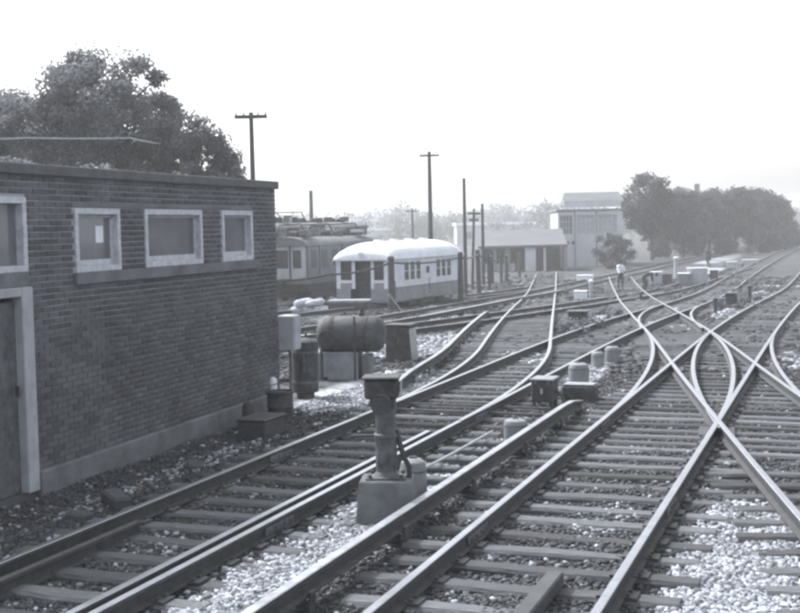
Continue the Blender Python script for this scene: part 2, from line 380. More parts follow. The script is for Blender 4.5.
# loose stones
SV = np.array([(-1,-1,-1),(1,-1,-1),(1,1,-1),(-1,1,-1),(-1,-1,1),(1,-1,1),(1,1,1),(-1,1,1)], float)*.5
SF = np.array([(0,3,2,1),(4,5,6,7),(0,1,5,4),(1,2,6,5),(2,3,7,6),(3,0,4,7)])
def stones(n, pale, name, matl, label):
    Yc = 7.2+17*nr.random(n)**1.5; Xc = (nr.random(n)*.74-.37)*Yc*1.0
    pm = pale_mask(Xc, Yc)+.55*(nr.random(n)-.5)
    keep = ((pm > .45) | (nr.random(n) < .012)) if pale else ((pm < .5) & (nr.random(n) < .62))
    keep &= s_of(Xc, Yc) > -8.25
    Xc, Yc = Xc[keep], Yc[keep]; k = len(Xc)
    sz = (.015+.026*nr.random(k)**1.5)*(1+.015*(Yc-8))*(1 if pale else .85)
    V = SV[None]*(1+.85*(nr.random((k, 8, 3))-.5))*sz[:, None, None]*np.array([1.25, 1.0, .8])
    a, b_ = nr.random(k)*6.283, nr.random(k)*2-1
    ca, sa, cb, sb = np.cos(a), np.sin(a), np.cos(b_), np.sin(b_)
    x, y, z = V[..., 0], V[..., 1], V[..., 2]
    y, z = y*cb[:, None]-z*sb[:, None], y*sb[:, None]+z*cb[:, None]
    x, y = x*ca[:, None]-y*sa[:, None], x*sa[:, None]+y*ca[:, None]
    zc = zg(Yc)-.186+bumps(Xc, Yc)+sz*.25+ (.012*nr.random(k) if pale else 0)
    V = np.stack([x+Xc[:, None], y+Yc[:, None], z+zc[:, None]], -1).reshape(-1, 3)
    F = (SF[None]+np.arange(k)[:, None, None]*8).reshape(-1, 4)
    o = link(name, np_mesh(name, V, F, matl, np.repeat(nr.random(k), 8))); o['kind'] = 'stuff'; o['label'] = label; o['category'] = 'gravel'
stones(120000, False, 'ballast', M_STONE_D, 'dark oily ballast stones lying between the ties')
stones(230000, True, 'gravel', M_STONE_P, 'clean pale gravel stones in patches beside the rails')

def rubble(n, name, matl, label, pale):
    Yc = 23+62*nr.random(n)**1.6; Xc = (nr.random(n)*.56-.20)*Yc
    lowf = np.sin(Xc*.9+Yc*.31)*np.sin(Yc*.23-Xc*.5)+.6*np.sin(Xc*2.3+1.7)*np.sin(Yc*.8)+.5*(nr.random(n)-.5)
    pm = pale_mask(Xc, Yc); keep = ((pm > .5) | (lowf > .95)) if pale else ((pm < .4) & (lowf < .2))
    kd = kdtree.KDTree(sum(len(q) for q in DEN.values())); c_ = 0
    for q in DEN.values():
        for p in q: kd.insert((p[0], p[1], 0), c_); c_ += 1
    kd.balance(); keep &= np.array([kd.find((a, c, 0))[2] for a, c in zip(Xc, Yc)]) > np.where(nr.random(n) < .3, 0, 1.35)
    Xc, Yc = Xc[keep], Yc[keep]; k = len(Xc); sz = (.035+.07*nr.random(k)**3)*(1+.012*(Yc-25))
    V = SV[None]*(1+.6*(nr.random((k, 8, 3))-.5))*sz[:, None, None]*np.array([1.4, 1.0, .8])
    a = nr.random(k)*6.283; ca, sa = np.cos(a), np.sin(a); x, y, z = V[..., 0], V[..., 1], V[..., 2]
    x, y = x*ca[:, None]-y*sa[:, None], x*sa[:, None]+y*ca[:, None]
    V = np.stack([x+Xc[:, None], y+Yc[:, None], z+(zg(Yc)-.18+sz*.2)[:, None]], -1).reshape(-1, 3)
    o = link(name, np_mesh(name, V, (SF[None]+np.arange(k)[:, None, None]*8).reshape(-1, 4), matl, np.repeat(nr.random(k), 8))); o['kind'] = 'stuff'; o['label'] = label; o['category'] = 'gravel'
rubble(60000, 'ballast', M_STONE_D, 'coarse dark ballast scattered over the far yard', False)
rubble(60000, 'gravel', M_STONE_P, 'coarse pale gravel scattered over the far yard', True)
main, mo = make_track('main', MAIN, 'straight track with shiny rails running through the diamond with both slip curves', lower=('diag',), limits=(1.68, 2.0), yplate=19)
sec, so_ = make_track('sec', SEC, 'straight track beside the brick building with a guard rail inside its rail', lower=('diag', 'lead'), limits=(3.0, 1.68), dz=.0, yplate=17)
lead, lo_ = make_track('lead', LEAD, 'turnout track curving off towards the low shed with dark openings', higher=(('sec', 3.0),), lower=('y1', 'y2'), limits=(2.2, 2.2), dz=.005, tmax=200)
y1, yo1 = make_track('y1', YARD1, 'yard track crossing the curving turnout behind the horizontal tank', higher=(('sec', 2.7), ('lead', 2.4)), dz=-.004, tmax=150, head=M_HEAD_DULL)
y2, yo2 = make_track('y2', YARD2, 'yard track passing in front of the fence of dark posts', higher=(('sec', 2.7), ('lead', 2.4), ('y1', 2.6)), dz=-.008, tmax=260, head=M_HEAD_DULL)
diag, do_ = make_track('diag', DIAG, 'diagonal crossover track cutting across both straight tracks', higher=(('main', 2.05), ('sec', 1.75), ('y2', 2.6), ('y1', 2.4)), dz=.009, tmax=150)
y3, yo3 = make_track('y3', YARD3, 'yard track under the white-roofed railcar', higher=(('y2', 2.6),), dz=0, tmax=120, head=M_HEAD_DULL)

# slip curves of the crossings and check rails
def inter(p, d, q, e):
    A = np.array([[d[0], -e[0]], [d[1], -e[1]]]); k = np.linalg.solve(A, np.array(q)-np.array(p)); return np.array(p)+np.array(d)*k[0]
ex = np.array([.136, 1.]); ex /= np.linalg.norm(ex); ex2 = np.array([.147, 1.]); ex2 /= np.linalg.norm(ex2)
I1 = inter(st(S_MAIN, 0), t2, (5.80, 22.6), ex); I2 = inter(st(S_SEC, 0), t2, (7.85, 37.5), ex2)
def slip(root, org, I, d1, d2, a, dz, name='slip_rail', a2=None):
    cl = bez(I+d1*a, I, I+d2*(a2 or a), 24)
    for wv in (-.7525, .7525): link(name, rail_mesh(offset(cl, wv), dz, org), root)
slip(main, mo, I1, ex, -t2, 7.4, -.007); slip(main, mo, I1, t2, -ex, 7.4, -.011)
slip(sec, so_, I2, t2, -ex2, 7.6, -.007)
def strip(root, org, s0, ta, tb, dz=-.006, name='guard_rail', head=M_HEAD_DULL):
    link(name, rail_mesh(straight(st(s0, ta), st(s0, tb), 1.0), dz, org, head), root)
strip(sec, so_, S_SEC+.7525-.17, 3, 15.1, head=M_HEAD)
strip(sec, so_, S_SEC-.7525+.26, 3, 9.8, -.03, head=M_RAIL)
JB = MB().box((.022,0,-.08), (.018,.62,.075), ch=.004)
for q in (-.22, -.08, .08, .22): JB.tube([(.03,q,-.08), (.052,q,-.08)], .016, 6)
JB = JB.mesh('joint_bar', M_IRON)
for root_, org_, s_, tt in ((main, mo, S_MAIN-.7525, 10.4), (main, mo, S_MAIN-.7525, 16.6), (main, mo, S_MAIN+.7525, 11.9), (sec, so_, S_SEC+.7525, 10.2), (sec, so_, S_SEC+.7525, 16.9), (sec, so_, S_SEC-.7525, 13.4)):
    x, y = st(s_, tt); o = link('joint_bar', JB, root_, None, (x-org_[0], y-org_[1], zr(y)-org_[2])); o.rotation_euler[2] = -TH
CP = MB().box((0,0,.01), (.46,.7,.024), ch=.006).mesh('crossing_plate', M_PLATE)
for sa in (-.7525, .7525):
    for sb_ in (-.7525, .7525):
        q = inter(np.array(st(S_MAIN+sa, 0)), t2, np.array((5.80, 22.6))+np.array([ex[1], -ex[0]])*sb_, ex)
        o = link('crossing_plate', CP, main, None, (q[0]-mo[0], q[1]-mo[1], zr(q[1])-RAIL_H+.003-mo[2])); o.rotation_euler[2] = -TH*.7
b = MB(); tb_ = 17.4
for dt in (0, .62):
    x0, y0 = st(S_SEC-.78, tb_+dt); x1, y1_ = st(S_SEC+1.55, tb_+dt-.05)
    b.tube([(x0-so_[0], y0-so_[1], -.10-so_[2]), (x1-so_[0], y1_-so_[1], -.10-so_[2])], .018, 6)
b.build('switch_rod', M_IRON, sec)

# ------------------------------------------------------------------ conductor (third) rails on insulators
def resample(L, step=1.0):
    S = np.concatenate([[0], np.cumsum(np.linalg.norm(np.diff(L, axis=0), axis=1))]); d = np.linspace(0, S[-1], max(3, int(S[-1]/step)+1)); return np.stack([np.interp(d, S, L[:,0]), np.interp(d, S, L[:,1])], 1)
def third_rail(L, label, ramp0=False, ramp1=True, spacing=2.1, h=.085, ph=.9):
    org = (float(L[0][0]), float(L[0][1]), zr(L[0][1])-.2); root = thing('conductor_rail', label, 'conductor rail', org, group=None)
    n = len(L); ze = np.full(n, h)
    if ramp1: ze[-1] -= .10; ze[-2] -= .02
    if ramp0: ze[0] -= .10; ze[1] -= .02
    prof = [(-.045,0),(-.045,-.035),(-.014,-.05),(-.014,-.11),(-.07,-.125),(-.07,-.14),(.07,-.14),(.07,-.125),(.014,-.11),(.014,-.05),(.045,-.035),(.045,0),(.035,.005),(-.035,.005)]
    link('rail', rail_mesh(L, 0, org, M_HEAD_DULL, prof, ze), root)
    D = np.linalg.norm(np.diff(L, axis=0), axis=1); S = np.concatenate([[0], np.cumsum(D)]); d = ph
    me = MB().lathe((0,0,0), [(.10,0),(.10,.02),(.055,.035),(.075,.055),(.05,.075),(.07,.095),(.045,.11),(.045,.15)], 12).box((0,0,.005), (.34,.2,.012)).mesh('insulator', M_DARK)
    me2 = MB().box((.10,0,.09), (.03,.09,.17), ch=.008).box((-.10,0,.09), (.03,.09,.17), ch=.008).box((0,0,.03), (.19,.06,.03)).mesh('bracket', M_DARK)
    while d < S[-1]-.3:
        x, y = np.interp(d, S, L[:,0]), np.interp(d, S, L[:,1]); hd = math.atan2(L[-1][0]-L[0][0], L[-1][1]-L[0][1])
        o = link('insulator', me, root, None, (x-org[0], y-org[1], zr(y)-.19-org[2]+.0)); o.rotation_euler[2] = -hd
        o2 = link('bracket', me2, o); o2.location = (0, 0, .02)
        d += spacing*rng.uniform(.9, 1.1)
    return root
third_rail(straight(st(-3.80, 3), st(-3.78, 18.3), .6), 'conductor rail raised beside the straight slip track, ending at the switch box')
third_rail(resample(offset(LEAD, -1.43)[5:24]), 'conductor rail on insulators along the outer curve of the turnout track', ramp0=True, spacing=1.25)
third_rail(offset(YARD2, 1.36)[6:26], 'conductor rail in the yard between the tank and the dark post fence', spacing=2.4)
b = MB().box((0,0,.06), (.13, 3.2, .12), ch=.012)
x, y = st(-2.11, 7.6)
o = link('timber_beam', b.mesh('timber_beam', M_WOOD, False), None, None, (x, y, -.139)); o.rotation_euler[2] = -TH
tag(o, 'dark squared timber lying on the ties between the two shiny rails', 'timber')

# ------------------------------------------------------------------ brick building
WA = R(17.663); wd = np.array([math.sin(WA), math.cos(WA)]); wo = np.array([-3.986, 13.362])
bld = thing('brick_building', 'low dark brick building with flat roof and three white-framed windows', 'building', (wo[0], wo[1], -.2), -WA)
# local: y along the wall (u), x outwards from the wall face, z up from -0.2
def lz(z): return z+.2
U0, U1, ZT = -2.4, 6.64, 3.36
op = [(.84, 1.84, 2.206, 2.95), (2.45, 4.05, 2.206, 2.95), (4.68, 5.74, 2.206, 2.95), (-1.35, -.10, -.12, 2.10), (-1.35, -.10, 2.26, 3.06)]
bands = [(.80, 5.93, 2.074, 2.203), (.80, 5.76, 2.964, 3.022)]
core = MB()
# wall core built as strips round the openings so that the windows are real recesses
zs = sorted({-.2, ZT}|{v for o_ in op for v in o_[2:]}); us = sorted({U0, U1}|{v for o_ in op for v in o_[:2]})
for i in range(len(us)-1):
    run = None
    for j in range(len(zs)):
        full = j < len(zs)-1 and not any(o_[0] <= us[i]+1e-6 and us[i+1] <= o_[1]+1e-6 and o_[2] <= zs[j]+1e-6 and zs[j+1] <= o_[3]+1e-6 for o_ in op)
        if full and run is None: run = zs[j]
        if not full and run is not None:
            core.box((-.15, (us[i]+us[i+1])/2, lz((run+zs[j])/2)), (.30, us[i+1]-us[i], zs[j]-run)); run = None
core.box((-2.9, U1-.15, lz((ZT-.2)/2)), (5.2, .30, ZT+.2)).box((-2.9, U0+.15, lz((ZT-.2)/2)), (5.2, .30, ZT+.2)).box((-5.6, (U0+U1)/2, lz((ZT-.2)/2)), (.3, U1-U0, ZT+.2))
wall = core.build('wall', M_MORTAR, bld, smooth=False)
BH, BL, JT, PR = .058, .203, .0105, .011
bricks = []
z = .085; row = 0
while z+BH < ZT-.005:
    u = U0+(0 if row % 2 else -(BL+JT)/2)
    while u < U1:
        segs = [(max(u, U0), min(u+BL, U1+PR))]
        for o_ in op+bands:
            if z+BH > o_[2]-.004 and z < o_[3]+.004:
                ns = []
                for a, c in segs:
                    if c <= o_[0]-.006 or a >= o_[1]+.006: ns.append((a, c))
                    else:
                        if a < o_[0]-.03: ns.append((a, o_[0]-.008))
                        if c > o_[1]+.03: ns.append((o_[1]+.008, c))
                segs = ns
        for a, c in segs:
            if c-a > .03: bricks.append((a, c, z))
        u += BL+JT
    z += BH+JT; row += 1
var = []
for k in range(10):
    b = MB(); b.box((0,0,0), (PR*2, BL, BH), ch=.004); mm = b.mesh('brick', M_BRICK, False); set_tone(mm, rng.random()); var.append(mm)
vis = sorted([q for q in bricks if q[0] > -.12 and abs(q[1]-q[0]-BL) < .01], key=lambda q: q[0]+.15*abs(q[2]-2.4))
pick = set(vis[:300])
jv = []; jf = []; jt = []
for q in bricks:
    a, c, z = q; jx = rng.uniform(-.003, .003); jz = rng.uniform(-.0015, .0015)
    if q in pick:
        o = link('brick', rng.choice(var), wall, None, (jx, (a+c)/2, lz(z+BH/2)+jz)); o.scale = (1, (c-a)/BL, 1); continue
    x = PR+jx; o_ = len(jv); e = .004; zl, zh = lz(z)+jz, lz(z+BH)+jz
    for xx, d in ((-.02, 0), (x-e, 0), (x, e)): jv += [(xx, a+d, zl+d), (xx, c-d, zl+d), (xx, c-d, zh-d), (xx, a+d, zh-d)]
    jf += [(o_+8, o_+9, o_+10, o_+11)]+[(o_+q+k, o_+q+(k+1) % 4, o_+q+4+(k+1) % 4, o_+q+4+k) for q in (0, 4) for k in range(4)]; jt += [rng.random()]*12
o = link('brick_courses', np_mesh('brick_courses', jv, jf, M_BRICK, jt), wall); o['kind'] = 'stuff'
# end wall courses
jv = []; jf = []; jt = []; z = .085; row = 0
while z+BH < ZT-.005:
    u = -5.7+(0 if row % 2 else .1)
    while u < -.05:
        a, c = u, min(u+BL, 0); o_ = len(jv); yy = U1+PR
        jv += [(a, U1-.02, lz(z)), (c, U1-.02, lz(z)), (c, U1-.02, lz(z+BH)), (a, U1-.02, lz(z+BH)), (a, yy, lz(z)), (c, yy, lz(z)), (c, yy, lz(z+BH)), (a, yy, lz(z+BH))]
        jf += [tuple(i+o_ for i in f) for f in ((7,6,5,4),(4,5,1,0),(5,6,2,1),(6,7,3,2),(7,4,0,3))]; jt += [rng.random()]*8; u += BL+JT
    z += BH+JT; row += 1
o = link('brick_courses', np_mesh('brick_courses', jv, jf, M_BRICK, jt), wall); o['kind'] = 'stuff'
fnd = MB()
fnd.box((.01, (U1+.04-.08)/2, lz(-.08)), (.14, U1+.12, .32), ch=.015)
fnd.build('foundation', M_CONC_D, bld)
for (a, c, z0, z1), nm in zip(bands, ('sill_course', 'lintel_course')):
    MB().box((.0 if nm == 'sill_course' else -.008, (a+c)/2, lz((z0+z1)/2)), (.11 if nm == 'sill_course' else .05, c-a, z1-z0+.004), ch=.006).build(nm, M_CONC_D, bld)
rf = MB().box((-2.86, (U0+U1)/2, lz(ZT+.03)), (5.78, U1-U0+.12, .06)).build('roof', M_TAR, bld, smooth=False)
MB().box((.005, (U0+U1)/2, lz(ZT+.004)), (.09, U1-U0+.18, .125), ch=.012).box((-2.86, U1+.05, lz(ZT+.031)), (5.7, .09, .083), ch=.012).build('coping', M_COPE, rf)
for i, (a, c, z0, z1) in enumerate(op[:3]):
    fr = MB(); t = .07
    for cy, cz, ly, lh in (((a+c)/2, z1-t/2, c-a, t), ((a+c)/2, z0+t/2, c-a, t)): fr.box((-.03, cy, lz(cz)), (.12, ly, lh), ch=.006)
    for cy in (a+t/2, c-t/2): fr.box((-.031, cy, lz((z0+z1)/2)), (.119, t, z1-z0-2*t+.004), ch=.006)
    wn = fr.build('window', M_FRAME, bld)
    sh = MB(); q = .04
    sh.box((-.065, (a+c)/2, lz(z0+t+.035)), (.03, c-a-2*t, .07), ch=.004).box((-.065, (a+c)/2, lz(z1-t-.018)), (.03, c-a-2*t, .036), ch=.004)
    for cy in (a+t+.018, c-t-.018): sh.box((-.066, cy, lz((z0+z1)/2)), (.029, .036, z1-z0-2*t-.1), ch=.004)
    sh.build('sash', M_FRAME, wn)
    MB().box((-.075, (a+c)/2, lz((z0+z1)/2)), (.006, c-a-2*t-.02, z1-z0-2*t-.02)).build('pane', M_GLASS, wn, smooth=False)
    if i == 0: MB().box((-.069, a+.66, lz(z0+.44)), (.003, .17, .2)).build('paper_notice', M_WHITE, wn, 'blank white paper stuck inside the window', smooth=False)
    MB().box((-.2, (a+c)/2, lz((z0+z1)/2)), (.02, c-a-.02, z1-z0-.02)).build('blind', M_MIDGREY, wn, smooth=False)
# door and the transom light above it
a, c = -1.35, -.10
dr = MB().box((-.06, (a+c)/2, lz(.92)), (.05, c-a-.2, 2.06), ch=.005).build('door', M_IRON, bld, 'dark door at the end of the brick wall')
MB().box((.0, c-.10, lz(.99)), (.14, .20, 2.22), ch=.01).box((.0, a+.10, lz(.99)), (.14, .20, 2.22), ch=.01).box((0, (a+c)/2, lz(2.05)), (.13, c-a-.4, .1), ch=.008).build('door_frame', M_PALE, dr)
MB().box((.035, c-.30, lz(1.0)), (.05, .03, .12), ch=.008).build('handle', M_DARK, dr)
z0, z1 = 2.26, 3.06; t = .07; fr = MB()
fr.box((-.03, (a+c)/2, lz(z1-t/2)), (.12, c-a, t), ch=.006).box((-.03, (a+c)/2, lz(z0+t/2)), (.12, c-a, t), ch=.006)
for cy in (a+t/2, c-t/2, (a+c)/2): fr.box((-.031, cy, lz((z0+z1)/2)), (.119, t, z1-z0-2*t+.004), ch=.006)
wn = fr.build('window', M_FRAME, bld); MB().box((-.075, (a+c)/2, lz((z0+z1)/2)), (.006, c-a-2*t, z1-z0-2*t)).build('pane', M_GLASS, wn, smooth=False)
MB().box((-.01, (a+c)/2, lz(2.18)), (.10, c-a, .155), ch=.006).build('door_lintel', M_CONC_D, bld)

# ------------------------------------------------------------------ signal on its concrete block
sx, sy = -.16, 11.72
sig = thing('dwarf_signal', 'dark iron dwarf signal on a post set in a concrete block between tracks', 'signal', (sx, sy, -.2), -R(4))
base = MB(); base.add([(-.29,-.25,0),(.29,-.25,0),(.29,.25,0),(-.29,.25,0),(-.25,-.21,.44),(.25,-.21,.44),(.25,.21,.44),(-.25,.21,.44),(-.235,-.195,.455),(.235,-.195,.455),(.235,.195,.455),(-.235,.195,.455)],
  [(0,1,5,4),(1,2,6,5),(2,3,7,6),(3,0,4,7),(4,5,9,8),(5,6,10,9),(6,7,11,10),(7,4,8,11),(8,9,10,11),(3,2,1,0)])
base.build('base', M_CONC_D, sig, smooth=False)
MB().lathe((0,0,0), [(.15,.455),(.15,.475),(.125,.48),(.10,.52),(.105,.58),(.105,.84),(.118,.85),(.118,.88),(.10,.89),(.095,1.10),(.11,1.13),(.11,1.17)], 20).build('post', M_IRON, sig)
fl = MB().box((0,0,.463), (.38,.32,.018), ch=.004)
for ax, ay in ((-.15,-.12), (.15,-.12), (.15,.12), (-.15,.12)): fl.lathe((ax, ay, 0), [(.018,.47),(.018,.50),(.010,.505)], 6)
fl.build('base_plate', M_DARK, sig)
hd = MB().box((-.03,0,1.325), (.32,.26,.19), ch=.02).box((-.03,-.01,1.43), (.36,.32,.025), ch=.008).build('signal_head', M_DARK, sig)
vz = MB()
for a_, z_ in ((-.02, 1.20),):
    vz.tube([(a_, -.10, z_), (a_, -.26, z_)], [.085, .085], 16).tube([(a_, -.24, z_), (a_, -.29, z_)], [.095, .098], 16)
vz.box((-.02,0,1.20), (.24,.2,.12), ch=.02)
vz.build('lens_barrel', M_DARK, hd)
MB().box((.155,.0,1.33), (.012,.13,.13), ch=.003).build('side_plate', M_PALE, hd, 'pale plate on the side of the signal head')
MB().tube([(-.34,-.02,.86), (.13,-.02,.87)], .014, 8).build('rod', M_DARK, sig)
MB().tube([(.10,.0,.92), (.13,-.02,.80), (.17,-.03,.66), (.22,-.02,.56), (.22,-.02,.46)], .026, 8).build('cable_hose', M_CABLE, sig)
def pot(name, label, x, y, r, h, m=M_MIDGREY, group=None, rz=0, cat='equipment cover'):
    o = thing(name, label, cat, (x, y, zr(y)-.2), rz, group)
    MB().lathe((0,0,0), [(r*1.05,0),(r*1.05,.04),(r,.05),(r*1.02,h*.7),(r*.99,h*.82),(r*.88,h*.93),(r*.6,h*.985),(.01,h)], 22).build('body', m, o)
    MB().lathe((0,0,0), [(r*1.0,h*.73),(r*1.035,h*.735),(r*1.035,h*.765),(r*1.0,h*.77)], 22).build('rim', M_IRON, o)
    MB().box((0,0,h+.005), (.08,.03,.03), ch=.008).build('knob', M_IRON, o)
    return o
pot('equipment_pot', 'rounded grey cover behind the concrete block of the dwarf signal', .10, 12.35, .135, .52)
# row of machine covers between the tracks
pot('equipment_pot', 'low grey drum-shaped cover beside the conductor rail, on pale gravel', 1.48, 15.95, .155, .33)
pot('equipment_pot', 'largest rounded grey cover just past the dark switch box', 3.12, 21.5, .18, .42)
pot('equipment_pot', 'smaller grey cover beside a twin, second past the switch box', 3.84, 23.9, .125, .36)
pot('equipment_pot', 'smaller grey cover beside a twin, last past the switch box', 4.28, 24.8, .15, .37)
sb = thing('switch_box', 'dark switch machine box with pale lid at the conductor rail end', 'switch machine', (2.22, 18.95, -.2), -TH)
MB().box((0,0,.30), (.34,.42,.32), ch=.02).build('case', M_DARK, sb)
MB().box((0,0,.475), (.38,.46,.035), ch=.012).build('lid', M_MIDGREY, sb)
for ax, ay in ((-.13,-.17), (.13,-.17), (-.13,.17), (.13,.17)): MB().box((ax,ay,.075), (.05,.05,.15)).build('leg', M_DARK, sb)
for q in (-.1, .1): MB().box((q,-.222,.44), (.05,.02,.06), ch=.006).build('hinge', M_IRON, sb)
MB().box((0,-.225,.3), (.04,.03,.08), ch=.006).build('latch', M_PALE, sb)
MB().tube([(.17,-.05,.3), (.3,-.1,.22), (.36,-.2,.05)], .025, 8).build('cable', M_CABLE, sb)
sb2 = thing('ramp_box', 'flat dark box with pale top beyond the end of the conductor rail', 'junction box', (2.86, 19.6, -.2), -TH)
MB().box((0,0,.14), (.55,.34,.28), ch=.03).build('case', M_DARK, sb2); MB().box((0,0,.293), (.5,.3,.022), ch=.01).build('lid', M_CONC, sb2)
lv = thing('switch_linkage', 'thin iron rod on timber blocks beside the track with the guard rail', 'switch rod', (.5, 14.1, -.2), -TH)
MB().tube([(-.1,-1.0,.17), (-.02,0,.18), (.02,1.9,.18)], .016, 8).build('rod', M_PALE, lv)
for k in range(5):
    MB().box((-.06+rng.uniform(-.03,.03), -.8+k*.58, .06), (.62,.17,.12), ch=.015).build('timber', M_TIE, lv, smooth=False)
MB().box((-.15,-.95,.12), (.16,.12,.22), ch=.02).build('bell_crank', M_DARK, lv)
MB().lathe((-.12,-1.3,0), [(.10,0),(.10,.03),(.05,.05),(.05,.2),(.07,.22),(.02,.26)], 12).build('stand', M_DARK, lv)

# ------------------------------------------------------------------ clutter at the foot of the building
jb = thing('junction_box', 'pale grey metal junction box on the far corner of the brick wall', 'junction box', (-1.98, 19.86, .70), -WA)
MB().box((.16,.08,.29), (.28,.30,.56), ch=.012).build('case', M_PALE, jb); MB().box((.305,.08,.29), (.012,.25,.49), ch=.004).build('door', M_PALE, jb)
MB().tube([(.16,.08,0), (.16,.10,-.25), (.14,.12,-.88)], .028, 8).build('conduit', M_IRON, jb)
rc = thing('relay_case', 'tall dark cylindrical relay case below the pale junction box', 'relay case', (-1.62, 20.6, -.2), 0)
MB().lathe((0,0,0), [(.15,.0),(.15,.1),(.225,.13),(.225,.92),(.235,.93),(.235,.97),(.2,1.0),(.05,1.03)], 20).build('case', M_DARK, rc)
MB().box((.0,-.235,.62), (.03,.03,.3), ch=.008).build('hasp', M_IRON, rc)
for q in (.3, .8): MB().lathe((0,0,q), [(.225,-.02),(.234,-.018),(.234,.018),(.225,.02)], 20).build('band', M_IRON, rc)
dm = thing('iron_drum', 'short dark iron drum standing against the concrete foundation', 'drum', (-1.83, 18.35, -.2), 0)
MB().lathe((0,0,0), [(.19,0),(.20,.02),(.19,.05),(.195,.2),(.205,.215),(.195,.23),(.195,.40),(.21,.41),(.21,.44),(.185,.445),(.18,.42),(.02,.42)], 22).build('body', M_DARK, dm)
MB().tube([(-.2,0,.40), (-.15,0,.52), (0,0,.56), (.15,0,.52), (.2,0,.40)], .01, 6).build('handle', M_IRON, dm)
wl = thing('white_lamp', 'small white upright lamp body behind the short dark drum', 'lamp', (-1.97, 18.78, -.2), 0)
MB().box((0,0,.2), (.12,.12,.4), ch=.01).build('stand', M_CONC_D, wl); MB().lathe((0,0,.4), [(.055,0),(.06,.02),(.06,.14),(.045,.18),(.01,.2)], 14).build('body', M_WHITE, wl)
bo = thing('iron_bollard', 'dark round-topped iron post against the foundation', 'bollard', (-2.22, 17.65, -.2), 0)
MB().lathe((0,0,0), [(.115,0),(.115,.03),(.095,.05),(.095,.27),(.085,.33),(.06,.375),(.01,.39)], 18).build('post', M_DARK, bo)
lb = thing('low_box', 'low dark battery box on the ground beside the track', 'box', (-1.95, 16.9, -.2), -TH)
MB().box((0,0,.13), (.42,.66,.26), ch=.02).build('case', M_DARK, lb); MB().box((0,0,.272), (.46,.70,.03), ch=.012).build('lid', M_DARK, lb)
for (x, y, l_, h_, a_, lab) in ((-3.02, 12.75, .52, .13, .5, 'long dark timber offcut lying below the windows'), (-3.22, 12.05, .24, .1, 1.1, 'short dark timber offcut lying below the door end'), (-2.5, 14.6, .3, .09, .2, 'small dark timber offcut on gravel beside the guarded track')):
    o = link('timber_offcut', MB().box((0,0,h_/2), (.2,l_,h_), ch=.025).mesh('timber_offcut', M_WOOD, False), None, None, (x, y, -.195)); o.rotation_euler = (.03, .04, a_); tag(o, lab, 'timber', 'timber offcuts by the building')
# tank on a plinth
tk = thing('storage_tank', 'dark horizontal cylindrical air tank on a concrete plinth', 'tank', (-.93, 23.2, -.2), -R(8))
MB().box((-.25,0,.27), (.82,.6,.54), ch=.02).build('plinth', M_CONC, tk)
MB().box((.3,0,.24), (.16,.5,.48), ch=.02).build('plinth', M_CONC_D, tk)
MB().lathe((0,0,.86), [(.02,-.66),(.16,-.645),(.27,-.60),(.33,-.53),(.345,-.48),(.345,.48),(.33,.53),(.27,.60),(.16,.645),(.02,.66)], 28, axis='X').build('vessel', M_TANK, tk)
for xx in (-.35, .3): MB().lathe((0,0,.86), [(.35,xx-.03),(.356,xx-.03),(.356,xx+.03),(.35,xx+.03)], 28, axis='X').build('strap', M_DARK, tk)
MB().lathe((-.40,-.37,.80), [(.16,-.06),(.16,.0),(.13,.02),(.13,.05)], 18, axis='Y').build('flange', M_DARK, tk)
MB().tube([(-.5,-.36,.72), (-.5,-.42,.55), (-.5,-.42,.05)], .03, 8).tube([(-.62,-.1,.9), (-.85,-.15,.9), (-.86,-.15,.2)], .025, 8).build('pipe', M_DARK, tk)
MB().tube([(.13,-.40,.02), (.13,-.40,1.22)], .022, 8).build('stay_rod', M_DARK, tk)
MB().lathe((.2,0,1.2), [(.05,0),(.05,.06),(.03,.07),(.03,.12)], 10).build('valve', M_DARK, tk)
ip = thing('iron_post', 'thin dark iron post standing in front of the tank plinth', 'post', (-1.58, 22.1, -.2), 0)
MB().box((0,0,.42), (.075,.075,.84), ch=.01).build('shaft', M_DARK, ip); MB().box((0,0,.86), (.11,.11,.04), ch=.01).build('cap', M_DARK, ip)
rb = thing('relay_cabinet', 'dark relay cabinet with sloping pale side next to the tank', 'cabinet', (.02, 26.0, -.2), -R(20))
MB().prism([(-.28,0), (.30,0), (.24,.74), (-.28,.78)], -.22, .22).build('case', M_DARK, rb, smooth=False)
MB().add([(.305,-.215,.02), (.305,.215,.02), (.246,.215,.72), (.246,-.215,.72)], [(0,1,2,3)]).build('side_panel', M_PALE, rb, smooth=False)
MB().box((-.02,0,.80), (.62,.5,.03), ch=.01).build('lid', M_DARK, rb)
MB().box((0,-.23,.45), (.03,.02,.12), ch=.004).build('handle', M_IRON, rb)

